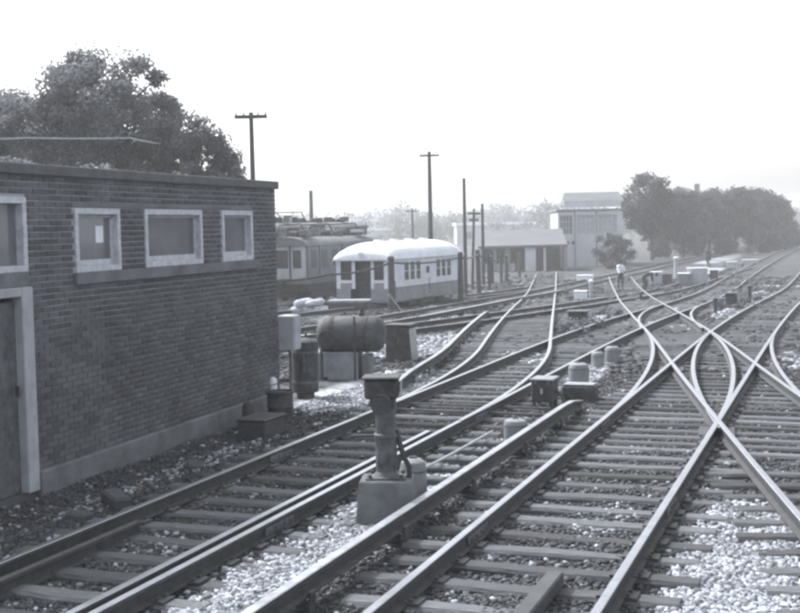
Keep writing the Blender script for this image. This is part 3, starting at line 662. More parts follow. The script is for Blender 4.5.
# ------------------------------------------------------------------ fence of dark posts with a sagging cable
posts = [(-.33, 49.4, 1.46, .145), (2.83, 57.0, 1.42, .135), (4.40, 68.0, 1.3, .14), (5.80, 77, .72, .14), (7.40, 85, .55, .14), (5.35, 73, 1.0, .10), (6.75, 81.5, .75, .10), (9.0, 92, .5, .12)]
tops = []
plabs = ['stout dark post before the near corner of the white-roofed railcar', 'stout dark post at the far end of the white-roofed railcar', 'slightly tilted dark post past the far end of the railcar', 'short dark post between the tilted post and the low shed', 'last of the cabled dark posts before the low shed', 'thin dark post standing just past the tilted post', 'thin dark post between two short cabled posts', 'dark post at the corner of the low shed']
for (x, y, zt, r), lab in zip(posts, plabs):
    zb = zr(y)-.2; p = thing('fence_post', lab, 'post', (x, y, zb), rng.uniform(0, 1), 'dark posts carrying the sagging cable')
    if 'tilted' in lab: p.rotation_euler[1] = R(-2.2)
    MB().tube([(0,0,-.1), (0,0,(zt-zb)*.5), (0,0,zt-zb)], [r, r*.96, r*.9], 10).build('shaft', M_WOOD, p)
    MB().lathe((0,0,zt-zb), [(r*.98,-.06),(r*.98,0),(r*.4,.05)], 10).build('cap', M_WOOD, p); 
    if len(tops) < 5: tops.append((x, y, zt-.22))
def cable(name, label, pts, r, sag, n=10, group=None, m=M_CABLE):
    out = []
    for p, q in zip(pts[:-1], pts[1:]):
        p, q = Vector(p), Vector(q)
        for k in range(n): t = k/n; v = p.lerp(q, t); v.z -= sag*4*t*(1-t); out.append(v)
    out.append(Vector(pts[-1])); o0 = Vector(pts[0])
    o = link(name, MB().tube([v-o0 for v in out], r, 6).mesh(name, m), None, None, o0); tag(o, label, 'cable', group); return o
cable('cable', 'heavy black cable sagging from post to post before the railcar', [(-6.2, 46.5, .72), (-2.75, 48.2, .86)]+tops, .045, .12)
wt = thing('wire_stay', 'thin pale stay wire leaning at the foot of the nearest dark post', 'wire', (-.2, 48.4, zr(48.4)-.2), 0)
MB().tube([(-.25,0,.75), (.3,0,0)], .03, 6).build('wire', M_PALE, wt); MB().box((.3,0,.04), (.12,.12,.1), ch=.02).build('anchor', M_CONC_D, wt)

# ------------------------------------------------------------------ railcars
def roof_section(w_, z0, h_, n=12):
    return [(w_/2*math.cos(math.pi*k/n), z0+h_*math.sin(math.pi*k/n)**.8 if 0 < k < n else z0) for k in range(n+1)]
def make_wheelset(parent, y, zc):
    MB().tube([(-.62,y,zc), (.62,y,zc)], .07, 8).lathe((-.75,y,zc), [(.36,-.06),(.36,.0),(.39,.0),(.39,.03)], 20, axis='X').lathe((.75,y,zc), [(.39,-.03),(.39,0),(.36,0),(.36,.06)], 20, axis='X').build('wheelset', M_DARK, parent)
cy_ = 52.0; CARA = R(25)
cz0 = zr(53)-.0
ux = np.array([math.cos(CARA), -math.sin(CARA)])          # across, to the right
cc = np.array([-.37, 52.0])-ux*1.3
car = thing('railcar', 'short railcar with white rounded roof, white upper and grey lower side', 'railcar', (cc[0], cc[1], -.80), -CARA)
# local: x across (right side +1.3), y along 0..8, z from -0.80
def cz(z): return z+.80
CL, CW = 8.05, 2.6
zb, zbelt, zev = -.50, .07, 1.30
lower = MB()
lower.box((CW/2-.03, CL/2, cz((zb+zbelt)/2)), (.06, CL, zbelt-zb)).box((-CW/2+.03, CL/2, cz((zb+zbelt)/2)), (.06, CL, zbelt-zb)).box((0, CL-.03, cz((zb+zbelt)/2)), (CW-.12, .06, zbelt-zb))
lower.box((-.93, .03, cz((zb+.05)/2)), (.62, .06, .05-zb)).box((.80, .03, cz((zb+.05)/2)), (.88, .06, .05-zb))
lower.box((0, CL/2, cz(zb-.02)), (CW-.1, CL-.1, .08))
lower.build('lower_body', M_CAR_G, car, smooth=False)
wins = [(.95+.0, 2.75), (4.75, 6.35)]
up = MB(); xs_ = CW/2-.035
def side_strip(y0, y1, z0, z1, sx_=1): up.box((sx_*xs_, (y0+y1)/2, cz((z0+z1)/2)), (.05, y1-y0, z1-z0))
wz0, wz1 = .36, 1.14
for sx_ in (1, -1):
    side_strip(0, CL, zbelt+.002, wz0, sx_); side_strip(0, CL, wz1, zev, sx_)
    cur = 0
    slots = []
    for a, c in ((1.35, 3.25), (4.85, 6.75)):
        wq = (c-a)/3
        for k in range(3): slots.append((a+k*wq+.09, a+(k+1)*wq-.09))
    for a, c in slots: side_strip(cur, a, wz0, wz1, sx_); cur = c
    side_strip(cur, CL, wz0, wz1, sx_)
# end wall: left window, doorway, right window
def end_strip(x0, x1, z0, z1): up.box(((x0+x1)/2, .03, cz((z0+z1)/2)), (x1-x0, .05, z1-z0))
xe = CW/2-.062
end_strip(-xe, xe, 1.24, zev); end_strip(-xe, -1.10, .05, 1.24); end_strip(-.55, -.40, .05, 1.24); end_strip(.36, .50, .05, 1.24); end_strip(.98, xe, .05, 1.24)
end_strip(-1.10, -.55, .30, .42); end_strip(.50, .98, .30, .42)
up.box((0, CL-.03, cz((zbelt+zev)/2)), (2*xe, .05, zev-zbelt))
upo = up.build('upper_body', M_CAR_W, car, smooth=False)
for a, c in ((-.825, .55), (.74, .48)): MB().box((a, .03, cz(.17)), (c, .045, .25)).build('end_panel', M_CAR_G, car, smooth=False)
for a, c in ((-1.10, -.55), (.50, .98)):
    MB().box(((a+c)/2, .05, cz(.83)), (c-a, .01, .82)).build('end_window', M_GLASS_D, car, smooth=False)
for sx_ in (1, -1):
    for a, c in slots:
        wn = MB().box((sx_*(xs_-.01), (a+c)/2, cz((wz0+wz1)/2)), (.012, c-a, wz1-wz0)).build('window', M_GLASS_D, car, smooth=False)
        MB().box((sx_*(xs_+.02), (a+c)/2, cz((wz0+wz1)/2)), (.02, c-a, .03)).build('sash_bar', M_CAR_W, wn, smooth=False)
MB().box((xs_+.028, 3.95, cz(.72)), (.012, .34, .30), ch=.003).build('vent_panel', M_DARK, car)
MB().box((-.02, .32, cz(.42)), (.74, .04, 1.62)).build('door', M_DARK, car, 'dark open doorway in the end of the railcar', smooth=False)
MB().box((0, .12, cz(-.40)), (1.0, .22, .08)).build('door_step', M_IRON, car, smooth=False)
# roof with rounded ends
rv = []; rfc = []; ns = 16; stations = []
for k, (y, sc_) in enumerate([(-.16,.0),(-.14,.25),(-.05,.5),(.18,.75),(.55,.92),(1.0,1),(CL-1.0,1),(CL-.55,.92),(CL-.18,.75),(CL+.05,.5),(CL+.14,.25),(CL+.16,.0)]):
    for j in range(ns+1):
        q = math.pi*j/ns; rv.append(((CW/2+.07)*math.cos(q)*(1 if sc_ > 0 else .98), y, cz(zev)+.74*sc_*max(math.sin(q), 0)**.75+.0))
m_ = ns+1
for i in range(11):
    for j in range(ns): rfc.append((i*m_+j, i*m_+j+1, (i+1)*m_+j+1, (i+1)*m_+j))
rb_ = MB(); rb_.add(rv, rfc); rb_.box((0, CL/2, cz(zev)-.015), (CW+.14, CL+.3, .05))
ro = rb_.build('roof', M_ROOFW, car)
MB().tube([(CW/2+.075, -.1, cz(zev)+.01), (CW/2+.075, CL+.1, cz(zev)+.01)], .022, 6).build('rain_gutter', M_CAR_W, ro)
for yy in (.05, 1.1, 3.5, 4.45, 7.0, CL-.05): MB().box((CW/2+.004, yy, cz((zb+zbelt)/2)), (.02, .05, zbelt-zb-.02)).build('seam_strip', M_CAR_G, car, smooth=False)
MB().box((CW/2+.006, CL/2, cz(zbelt)), (.03, CL, .045), ch=.008).build('belt_rail', M_MIDGREY, car)
for yy in (.35, 4.0, 7.6): MB().tube([(CW/2+.04, yy, cz(-.35)), (CW/2+.07, yy, cz(-.1)), (CW/2+.04, yy, cz(.35))], .015, 6).build('grab_iron', M_DARK, car)
for k in range(4): MB().box((0, 1.6+k*1.6, cz(zev)+.76), (.34, .5, .12), ch=.04).build('roof_vent', M_CAR_W, ro)
MB().lathe((0, -.14, cz(1.5)), [(.13,-.06),(.13,.03),(.1,.05)], 14, axis='Y').build('head_lamp', M_CAR_W, ro)
for yy in (2.4, 5.6): MB().box((CW/2-.22, yy, cz(-.62)), (.34, .7, .26), ch=.03).build('equipment_box', M_DARK, car)
for y in (1.5, 6.4): make_wheelset(car, y, cz(-.80)+.36)
MB().box((0, -.2, cz(-.42)), (.3, .4, .2), ch=.02).build('coupler', M_DARK, car)
MB().box((CW/2-.3, 3.95, cz(-.62)), (.5, 1.4, .3), ch=.02).build('battery_box', M_DARK, car)
pl = thing('loading_platform', 'low pale-topped platform before the open doorway of the railcar', 'platform', (-2.05, 50.3, zr(50.3)-.2), -R(6))
MB().box((0,0,.44), (1.72,1.0,.10), ch=.01).build('deck', M_CONC, pl)
for ax in (-.75, .75): MB().box((ax,0,.195), (.12,.9,.39)).build('support', M_WOOD, pl)
MB().box((0,-.47,.27), (1.5,.05,.2)).build('fascia', M_WOOD, pl)

def old_car(cx, cyy, ang, zb0, zroof, L_, W_, label, m_end, m_side):
    o = thing('railcar', label, 'railcar', (cx, cyy, zr(cyy)-.2), -ang); z0 = zr(cyy)-.2
    h = lambda z: z-z0
    bodyz0, eave = zb0, zroof-.42
    b = MB().box((W_/2-.03, L_/2, h((bodyz0+eave)/2)), (.06, L_, eave-bodyz0)).box((-W_/2+.03, L_/2, h((bodyz0+eave)/2)), (.06, L_, eave-bodyz0)).box((0, L_-.03, h((bodyz0+eave)/2)), (W_-.12, .06, eave-bodyz0)).box((0, L_/2, h(bodyz0-.1)), (W_-.2, L_-.1, .3))
    b.build('body', m_side, o, smooth=False)
    e = MB(); wz0_, wz1_ = eave-1.05, eave-.2
    sl = [(-1.0, -.55), (-.32, .32), (.55, 1.0)]
    cur = -W_/2+.06
    for k, (a, c) in enumerate(sl): e.box(((cur+a)/2, .03, h((bodyz0+eave)/2)), (a-cur, .06, eave-bodyz0)); cur = c
    e.box(((cur+W_/2-.06)/2, .03, h((bodyz0+eave)/2)), (W_/2-.06-cur, .06, eave-bodyz0))
    for a, c in sl: e.box(((a+c)/2, .031, h((eave+wz1_)/2)), (c-a, .058, eave-wz1_)).box(((a+c)/2, .031, h((bodyz0+wz0_)/2)), (c-a, .058, wz0_-bodyz0))
    e.build('end_wall', m_end, o, smooth=False)
    for a, c in sl: MB().box(((a+c)/2, .05, h((wz0_+wz1_)/2)), (c-a, .015, wz1_-wz0_)).build('window', M_GLASS_D, o, smooth=False)
    n = int(L_/1.1)
    for k in range(n):
        y = .7+k*1.1
        wn = MB().box((W_/2+.003, y, h((wz0_+wz1_)/2)), (.012, .55, wz1_-wz0_)).build('window', M_GLASS_D, o, smooth=False)
        MB().box((W_/2+.012, y, h(wz0_-.02)), (.03, .65, .05)).build('sill', m_side, wn, smooth=False)
    sec_ = roof_section(W_+.12, h(eave), .42); sec_ = sec_[::-1]
    r_o = MB().prism(sec_, -.1, L_+.1).build('roof', M_CAR_D, o)
    for k in range(int(L_/1.6)): MB().box((rng.uniform(-.4,.4), .9+k*1.6, h(zroof)+.12), (.5, .4, .3), ch=.05).build('roof_vent', M_DARK, r_o)
    MB().box((0, L_/2, h(zroof)+.05), (.5, L_*.8, .08)).build('roof_walk', M_WOOD, r_o)
    rr_ = random.Random(int(cx*7)+90)
    for k in range(16): MB().box((rr_.uniform(-.9,.9), rr_.uniform(.3, L_-.4), h(zroof)+rr_.uniform(-.05,.25)), (rr_.uniform(.15,.6), rr_.uniform(.2,.9), rr_.uniform(.15,.5)), rr_.uniform(-.3,.3), .02).build('roof_gear', rr_.choice((M_DARK, M_IRON, M_CAR_D, M_PALE)), r_o)
    for k in range(3): MB().tube([(-.7+k*.7, .5+k, h(zroof)), (-.6+k*.6, .9+k, h(zroof)+.55), (-.4+k*.5, 2.6+k*2, h(zroof)+.6), (-.4+k*.5, 3.2+k*2, h(zroof))], .035, 6).build('trolley_gear', M_DARK, r_o)
    for yy in (.04, 1.25, 3.6, 6.0, 8.4): MB().box((W_/2+.012, yy, h((bodyz0+eave)/2)), (.03, .08, eave-bodyz0)).build('post_strip', M_DARK, o, smooth=False)
    for xx in (-.42, .42): MB().box((xx, -.01, h((bodyz0+eave)/2)), (.07, .05, eave-bodyz0)).build('post_strip', M_DARK, o, smooth=False)
    MB().tube([(.6, 1.0, h(zroof)+.1), (.7, 1.6, h(zroof)+.5), (.7, 3.0, h(zroof)+.48)], .05, 6).build('conduit', M_DARK, r_o)
    MB().box((0, L_/2, h(bodyz0)-.35), (W_-.5, L_-1.0, .5)).build('underframe', M_DARK, o, smooth=False)
    for y in (1.5, 2.9, L_-2.9, L_-1.5): make_wheelset(o, y, .58)
    MB().box((0, 2.2, .55), (1.9, 2.4, .28), ch=.03).build('truck_frame', M_DARK, o); MB().box((0, L_-2.2, .55), (1.9, 2.4, .28), ch=.03).build('truck_frame', M_DARK, o)
    MB().box((0, -.25, h(bodyz0)-.12), (.35, .5, .25), ch=.03).build('coupler', M_DARK, o)
    return o
old_car(-5.45, 57.4, R(24), .35, 2.30, 8.2, 2.6, 'old dark grey railcar with pale end beside the brick building', M_CAR_P, M_CAR_D)
old_car(-8.9, 66.5, R(24), .35, 3.05, 14, 2.6, 'taller old railcar with cluttered dark roof standing behind another', M_CAR_D, M_CAR_D)
# stack of white sacks
sk = MB()
sack = MB().lathe((0,0,0), [(.03,-.40),(.13,-.37),(.19,-.25),(.2,0),(.19,.25),(.13,.37),(.03,.40)], 12, axis='X').mesh('sack', M_SACK)
for k, (dx, dz_) in enumerate(((-.42,.18), (.0,.18), (.42,.18), (-.2,.46), (.25,.46))):
    x, y = -3.55+dx, 47.8+rng.uniform(-.05, .05); o = link('sack', sack, None, None, (x, y, zr(y)-.2+dz_)); o.rotation_euler = (0, rng.uniform(-.25, .25), rng.uniform(.1, 1.5)); o.scale = (rng.uniform(.8, 1.1), rng.uniform(.8, 1.2), rng.uniform(.7, 1.0))
    tag(o, ('white sack at the bottom of the pile, farthest from the loading platform', 'white sack at the bottom middle of the pile', 'white sack at the bottom of the pile, nearest the loading platform', 'white sack on top of the pile, away from the platform', 'white sack on top of the pile, platform side')[k], 'sack', 'white sacks piled in the yard')

# ------------------------------------------------------------------ poles
def pole(x, y, top, r, arms, label, tilt=0, group=None, wires=True):
    zb_ = zr(y)-.2; p = thing('utility_pole', label, 'pole', (x, y, zb_), 0); p.rotation_euler[1] = tilt; h = top-zb_
    MB().tube([(0,0,-.2), (0,0,h*.5), (0,0,h)], [r*1.15, r, r*.8], 10).build('shaft', M_WOOD, p)
    for (dz_, wd_) in arms:
        a = MB().box((0,-r,h-dz_), (wd_, .1, .12), ch=.01).build('crossarm', M_WOOD, p)
        for q in (-.45, -.22, .22, .45): MB().lathe((q*wd_,-r,h-dz_+.06), [(.03,0),(.035,.06),(.02,.1)], 8).build('insulator', M_PALE, a)
    return p
pole(-4.68, 40, 6.45, .09, [(.15, 1.05)], 'wooden utility pole with one crossarm rising behind the brick roof')
pole(1.98, 76, 7.25, .14, [(.25, 1.2)], 'tallest bare pole rising behind the white-roofed railcar')
pole(3.63, 67.5, 5.25, .10, [], 'thin bare pole past the far end of the railcar')
pole(4.5, 76, 3.7, .085, [(.3, .8), (.7, .6)], 'thin leaning pole with two short crossarms', R(2))
pole(5.6, 82, 4.1, .11, [], 'short bare pole near the end of the low shed')
pole(1.5, 130, 4.6, .13, [(.3, 1.6)], 'faint far pole with crossarm seen over the railcar roof')
pole(-7.6, 108, 6.0, .2, [], 'faint stubby far pole over the roof of the old railcars')

# ------------------------------------------------------------------ buildings far back
def shed():
    x, y = 11.2, 104; o = thing('shed', 'low wide shed with pale flat roof, white pier and dark openings', 'building', (x, y, -1.3), -R(4)); W = 11
    MB().add([(-4.5,-.5,2.2), (3.0,-.5,2.25), (3.0,7,3.55), (-4.5,7,3.5), (-4.5,-.5,2.0), (3.0,-.5,2.05), (3.0,7,3.35), (-4.5,7,3.3)], [(0,1,2,3),(7,6,5,4),(0,4,5,1),(1,5,6,2),(2,6,7,3),(3,7,4,0)]).build('roof', M_SHEDROOF, o, smooth=False)
    MB().box((-.6,6.9,1.1), (7.2,.2,2.2)).box((2.9,3.3,1.1), (.2,7,2.2)).box((-4.2,3.3,1.1), (.2,6.9,2.2)).build('wall', M_MIDGREY, o, smooth=False)
    for xx, ww, mm in ((-.1, .9, M_PLASTER), (-4.15, .3, M_MIDGREY), (-3.1, .26, M_MIDGREY), (-2.0, .3, M_MIDGREY), (1.1, .2, M_PLASTER), (2.85, .3, M_MIDGREY)):
        MB().box((xx,-.05,1.0), (ww,.35,2.02)).build('pier', mm, o, smooth=False)
    MB().box((-2.7,.12,.35), (2.6,.15,.7)).build('low_wall', M_PALE, o, smooth=False)
shed()
def factory():
    o = thing('factory', 'pale two-storey factory with big windows and a shallow gabled roof', 'building', (17.6, 113, -1.3), -R(3))
    W = 5.9; H = 6.0
    def cell(m, lst):
        for x0, x1, z0, z1 in lst: m.box(((x0+x1)/2, .15, (z0+z1)/2), (x1-x0, .3, z1-z0))
    wl_ = MB(); cols = [(-2.75, -1.65), (-1.2, .35), (.75, 2.4)]; x = -W/2
    for a, c in cols: cell(wl_, [(x, a, 0, 5.0), (a, c, 0, 3.0), (a, c, 4.7, 5.0)]); x = c
    cell(wl_, [(x, W/2, 0, 5.0)]); wl_.box((0, 5, 2.5), (W, 9.4, 4.9)).box((.2, .35, 5.75), (W-.7, .5, .62)).build('wall', M_PLASTER, o, smooth=False)
    wl2 = MB().box((0, 4.9, 5.2), (W+.35, 10.2, .16)).build('cornice', M_MIDGREY, o, smooth=False)
    rf_ = MB().add([(-2.0,.3,5.9), (W/2+.2,.3,5.9), (-2.0,4.5,6.9), (W/2+.2,4.5,6.9), (-2.0,9.5,5.6), (W/2+.2,9.5,5.6)], [(0,1,3,2),(2,3,5,4),(0,2,4),(1,5,3),(0,4,5,1)]).build('roof', M_SHEDROOF, o, smooth=False)
    for k, (a, c) in enumerate(cols):
        wn = MB().box(((a+c)/2, .22, 3.85), (c-a, .05, 1.7)).build('window', M_GLASS if k == 0 else M_PALE, o, smooth=False)
        m = MB()
        for q in range(1, 4): m.box((a+(c-a)*q/4, .17, 3.85), (.05, .06, 1.7))
        for q in range(1, 3): m.box(((a+c)/2, .172, 3.0+1.7*q/3), (c-a, .055, .05))
        m.build('glazing_bar', M_PLASTER, wn, smooth=False)
    for q in range(3): MB().box((-2.6+q*.5, -.005, 2.2), (.28, .03, .3)).build('vent', M_DARK, o, smooth=False)
    for q in (-1.42, .55): MB().tube([(q,-.05,0), (q,-.05,5.1)], .06, 6).build('downpipe', M_MIDGREY, o)
factory()
def house(x, y, wx, ly, eave, ridge, ang, label, mw=M_HOUSE, mr=M_DARK):
    o = thing('house', label, 'house', (x, y, -1.3), ang); 
    MB().prism([(-wx/2,0), (wx/2,0), (wx/2,eave), (0,ridge-.1), (-wx/2,eave)], 0, ly).build('wall', mw, o, smooth=False)
    e = .4; k = (ridge-eave)/(wx/2)
    r_o = MB().prism([(-wx/2-e,eave-e*k), (0,ridge), (wx/2+e,eave-e*k), (wx/2+e,eave-e*k+.2), (0,ridge+.2), (-wx/2-e,eave-e*k+.2)], -.4, ly+.4).build('roof', mr, o, smooth=False)
    MB().box((wx*.2, ly*.6, ridge), (.7,.7,1.4)).build('chimney', M_HOUSE, r_o, smooth=False)
    for zz in (1.6, 4.2):
        for xx in (-wx*.25, wx*.25):
            if zz+1 < eave+.5:
                wn = MB().box((xx,-.03,zz), (1.0,.08,1.4)).build('window', M_GLASS_D, o, smooth=False); MB().box((xx,-.06,zz-.75), (1.2,.12,.1)).build('sill', M_PALE, wn, smooth=False)
M_ROOFD = mat('dark_shingle', .09, .9, .2, .6, .1, 5)
house(40.5, 178, 9, 12, 6.2, 8.8, R(-20), 'tall dark gabled house among the trees', M_HOUSE, M_ROOFD)
house(52, 195, 8, 10, 3.6, 5.9, R(-62), 'house with pale sunlit roof slope among the right-hand trees', M_HOUSE, M_SHEDROOF)
house(37, 52, 7, 9, 2.6, 4.9, R(60), 'unseen small gabled house added right of the tracks for its reflection in the panes', M_HOUSE, M_ROOFD)  # out of view, added so the brick building's panes mirror a dark outline
house(66, 235, 10, 12, 6.0, 8.6, R(-35), 'far gabled house at the end of the tree row', M_HOUSE, M_ROOFD)
for (x, y, wx, h, d, lab) in ((-6, 300, 15, 3.2, 12, 'faint white low roof far behind the railcar'), (20, 260, 16, 4.0, 14, 'faint pale flat building behind the thin poles'), (34, 250, 9, 3.3, 10, 'faint pale building left of the factory'), (-16, 330, 20, 5.5, 14, 'faint hazy block far behind the old railcars')):
    o = thing('far_building', lab, 'building', (x, y, -1.3), 0)
    MB().box((0,0,h/2), (wx,d,h)).build('wall', M_PALE, o, smooth=False); MB().box((0,0,h+.3), (wx+.6,d+.6,.6)).build('roof', M_WHITE, o, smooth=False)
    for k in range(4): MB().box((-wx*.36+k*wx*.24,-d/2-.02,h*.5), (wx*.1,.06,h*.35)).build('window', M_GLASS_D, o, smooth=False)
cable('cable', 'thin pale cable stretched through the foliage behind the brick building', [(-13.6, 36.2, 5.5), (-10.7, 36, 5.46), (-7.75, 36, 5.40), (-8.6, 46, 5.9)], .026, .02, 4, None, M_PALE)

# ------------------------------------------------------------------ trees and shrubs
def leaf_cloud(cl, per, size, squash=.8):
    """cl: list of (x,y,z,r). leaves scattered mostly in the shell of every clump."""
    n = len(cl)*per; ci = np.repeat(np.arange(len(cl)), per); cl = np.array(cl)
    d = nr.normal(size=(n, 3)); d /= np.linalg.norm(d, axis=1)[:, None]
    rr = nr.random(n)**.45*(1+.25*nr.normal(size=n)*.6)
    P = cl[ci, :3]+d*(rr*cl[ci, 3])[:, None]*np.array([1, 1, squash])
    a = nr.normal(size=(n, 3)); a /= np.linalg.norm(a, axis=1)[:, None]
    nrm = d*.6+a*.8+np.array([0, 0, .35]); nrm /= np.linalg.norm(nrm, axis=1)[:, None]
    t = np.cross(nrm, nr.normal(size=(n, 3))); t /= np.linalg.norm(t, axis=1)[:, None]; bb = np.cross(nrm, t)
    s = size*(.6+.8*nr.random(n))
    V = np.stack([P-t*s[:, None]*.5, P+bb*s[:, None]*.32, P+t*s[:, None]*.5, P-bb*s[:, None]*.32], 1).reshape(-1, 3)
    F = np.arange(n*4).reshape(-1, 4); tone = np.repeat(np.clip(.5+.3*nr.normal(size=len(cl))[ci]+.3*(nr.random(n)-.5), 0, 1), 4)
    return V, F, tone
def tree(x, y, h, cw, chh, cz_, nclump, per, leaf, m, label, trunk_r=.2, lobes=None, group=None, clump=.32, name='tree', base=None):
    global nr; nr = np.random.default_rng(int(abs(x*131+y*17)*10)); z0 = zr(y)-.2 if base is None else base; o = thing(name, label, 'tree', (x, y, z0), rng.uniform(-.4, .4), group)
    cl = []; limbs = MB(); limbs.tube([(0,0,-.2), (.05,.03,cz_*.35), (.1,-.05,cz_*.7), (.0,.05,cz_+chh*.3)], [trunk_r*1.25, trunk_r, trunk_r*.75, trunk_r*.35], 9)
    for k in range(nclump):
        while True:
            q = nr.normal(size=3); q /= np.linalg.norm(q); q *= nr.random()**.34
            if q[2] > -.85: break
        wv = 1.0 - .15*max(q[2], 0)
        p = np.array([q[0]*cw*wv, q[1]*cw*.8*wv, cz_+q[2]*chh]); r = clump*cw*(.55+.6*nr.random())
        p[2] = min(p[2], h-r*.55)
        cl.append((*p, r))
        if k % 2 == 0:
            st_ = Vector((0, 0, max(.5, min(cz_*.55+nr.random()*cz_*.35, p[2]-.2)))); e_ = Vector(p)
            mid = st_.lerp(e_, .5)+Vector((rng.uniform(-.2,.2), rng.uniform(-.2,.2), .12*cw)); limbs.tube([st_, mid, e_], [trunk_r*.38, trunk_r*.22, trunk_r*.06], 5)
    limbs.build('trunk', M_BARK, o)
    V, F, tone = leaf_cloud(cl, per, leaf)
    link('crown', np_mesh('crown', V, F, m, tone), o); return o
TG = 'trees behind the brick building'
tree(-10.7, 46, 10.3, 3.0, 2.7, 7.3, 120, 480, .135, M_LEAF, 'tallest broad tree behind the brick building', .28, group=TG, clump=.25)
tree(-7.4, 45, 7.9, 1.85, 1.9, 5.4, 85, 420, .13, M_LEAF, 'rounded tree nearest the utility pole behind the brick roof', .2, group=TG, clump=.28)
tree(-13.1, 45, 8.9, 2.3, 2.1, 6.4, 80, 420, .13, M_LEAF, 'lower broad tree beside the tallest one behind the brick building', .22, group=TG, clump=.27)
tree(-15.4, 46, 9.7, 1.9, 2.7, 6.6, 70, 420, .13, M_LEAF, 'narrow tree on the far side of the lower broad tree', .2, group=TG, clump=.3)
for (x, y, h, r) in ((-9.6, 30.5, 4.75, 1.1), (-7.7, 31.5, 4.6, 1.0), (-6.1, 32, 4.35, .8)):
    tree(x, y, h, r*1.15, 1.0, h-1.0, 40, 300, .10, M_LEAF2, {1.1: 'bushy shrub over the door end of the brick roof', 1.0: 'bushy shrub in the middle over the brick roof', .8: 'bushy shrub nearest the pole over the brick roof'}[r], .07, group='shrubs over the roof', clump=.34, name='shrub')
tree(43, 66, 6.5, 2.2, 2.2, 3.6, 40, 120, .2, M_LEAF, 'unseen tree added beside the small house for its reflection in the panes', .14, clump=.3)  # also out of view, added to darken what the panes reflect
RG = 'trees along the right side of the yard'
rt = [(26.3, 128, 9.0, 2.9, 2.9, 6.0, M_LEAF4, 'tall pale-edged tree beside the factory'), (31.2, 135, 7.2, 2.6, 2.4, 4.9, M_LEAF4, 'dense tree with bare trunk, next after the tall tree'), (35.8, 142, 7.6, 2.8, 2.6, 5.2, M_LEAF4, 'dense tree in front of the gabled house'),
      (41.0, 150, 7.8, 3.0, 2.7, 5.2, M_LEAF4, 'dense tree just right of the gabled house'), (46.6, 160, 8.0, 3.2, 2.8, 5.2, M_LEAF4, 'round tree before the pale roof slope'), (66.5, 238, 8.6, 4.6, 3.6, 5.0, M_LEAF4, 'low tree past the pale roof slope'),
      (78.5, 275, 9.0, 5.4, 4.0, 5.0, M_LEAF4, 'tree near the far signal posts'), (87, 302, 9.6, 5.8, 4.2, 5.4, M_LEAF4, 'tree behind the far signal posts'), (93.5, 322, 9.8, 6.0, 4.4, 5.4, M_LEAF4, 'last tree where the tracks meet the horizon'), (58, 230, 9.6, 4.6, 3.6, 6.0, M_LEAF4, 'tall far tree behind the tree row'), (47, 215, 9.2, 4.4, 3.6, 5.6, M_LEAF4, 'far tree behind the gabled house'), (33.4, 146, 7.9, 2.8, 2.8, 5.0, M_LEAF4, 'leafy tree squeezed between two dense trees'), (38.4, 152, 8.1, 2.9, 2.8, 5.0, M_LEAF4, 'leafy tree before the wall of the gabled house'), (50.5, 168, 7.6, 3.2, 2.8, 4.6, M_LEAF4, 'leafy tree over the pale roof slope'), (61.5, 222, 8.0, 4.4, 3.6, 4.6, M_LEAF4, 'leafy tree before the near end of the bright wall'), (73, 258, 8.4, 4.8, 4.0, 4.6, M_LEAF4, 'leafy tree over the middle of the bright wall'), (68, 244, 7.6, 4.4, 3.6, 4.4, M_LEAF4, 'paler leafy tree over the bright wall')]
for (x, y, h, cw, chh, czz, m, lab) in rt: tree(x, y, h, cw*1.1, chh+.55, czz-.5, 76, 130, .36, m, lab, .16, group=RG, clump=.3)
for (x, y, r, h, lab) in ((18.3, 106, 1.7, 3.1, 'large pale bush in front of the factory wall'), (43.5, 148, 2.4, 2.6, 'low round bush below the dense trees'), (37, 139, 1.5, 2.0, 'small bush at the foot of bare trunks'), (28.8, 136, 1.3, 2.2, 'bush beside the trunk of the tall tree'), (33.4, 141, 1.8, 2.4, 'dark bush between two bare trunks'), (47.8, 157, 2.4, 2.8, 'dark bush before the pale roof house'), (52, 166, 2.6, 3.0, 'dark bush at the end of the tree row'), (57, 183, 2.8, 3.4, 'dark bush near the far signal pair')):
    tree(x, y, h, r, h*.5, h*.5, 40, 140, .24, M_LEAF if x < 20 else M_LEAF4, lab, .06, group='bushes along the yard', clump=.34, name='bush')
hz = []
for k in range(46):
    y = rng.uniform(270, 400); px = -.12+k*.0082+rng.uniform(-.006, .006); hz.append((px*y, y, rng.uniform(6, 11)))
cl = [(x+rng.uniform(-4, 4), y, h*.5+rng.uniform(-2, 2)-1.3, h*.45) for (x, y, h) in hz for q in range(6)]
V, F, tone = leaf_cloud(cl, 200, .9); o = link('far_woods', np_mesh('far_woods', V, F, M_LEAF, tone)); o['kind'] = 'stuff'; o['label'] = 'faint hazy line of distant trees on the horizon'; o['category'] = 'trees'
cl = [(px_*y, y, rng.uniform(-1, 3.2), rng.uniform(1.6, 2.6)) for px_, y in [(rng.uniform(.075, .135), rng.uniform(170, 230)) for q in range(26)]+[(rng.uniform(-.10, -.03), rng.uniform(150, 200)) for q in range(16)]]
V, F, tone = leaf_cloud(cl, 170, .45); o = link('far_woods', np_mesh('far_woods', V, F, M_LEAF, tone)); o['kind'] = 'stuff'; o['label'] = 'hazy trees behind the low shed and the old railcars'; o['category'] = 'trees'
cl = [(rng.uniform(.36, .5)*y, y, rng.uniform(0, 4), 4.2) for y in [rng.uniform(240, 330) for q in range(40)]]+[(rng.uniform(.285, .345)*y, y, rng.uniform(0, 5.5), 4.0) for y in [rng.uniform(330, 440) for q in range(46)]]
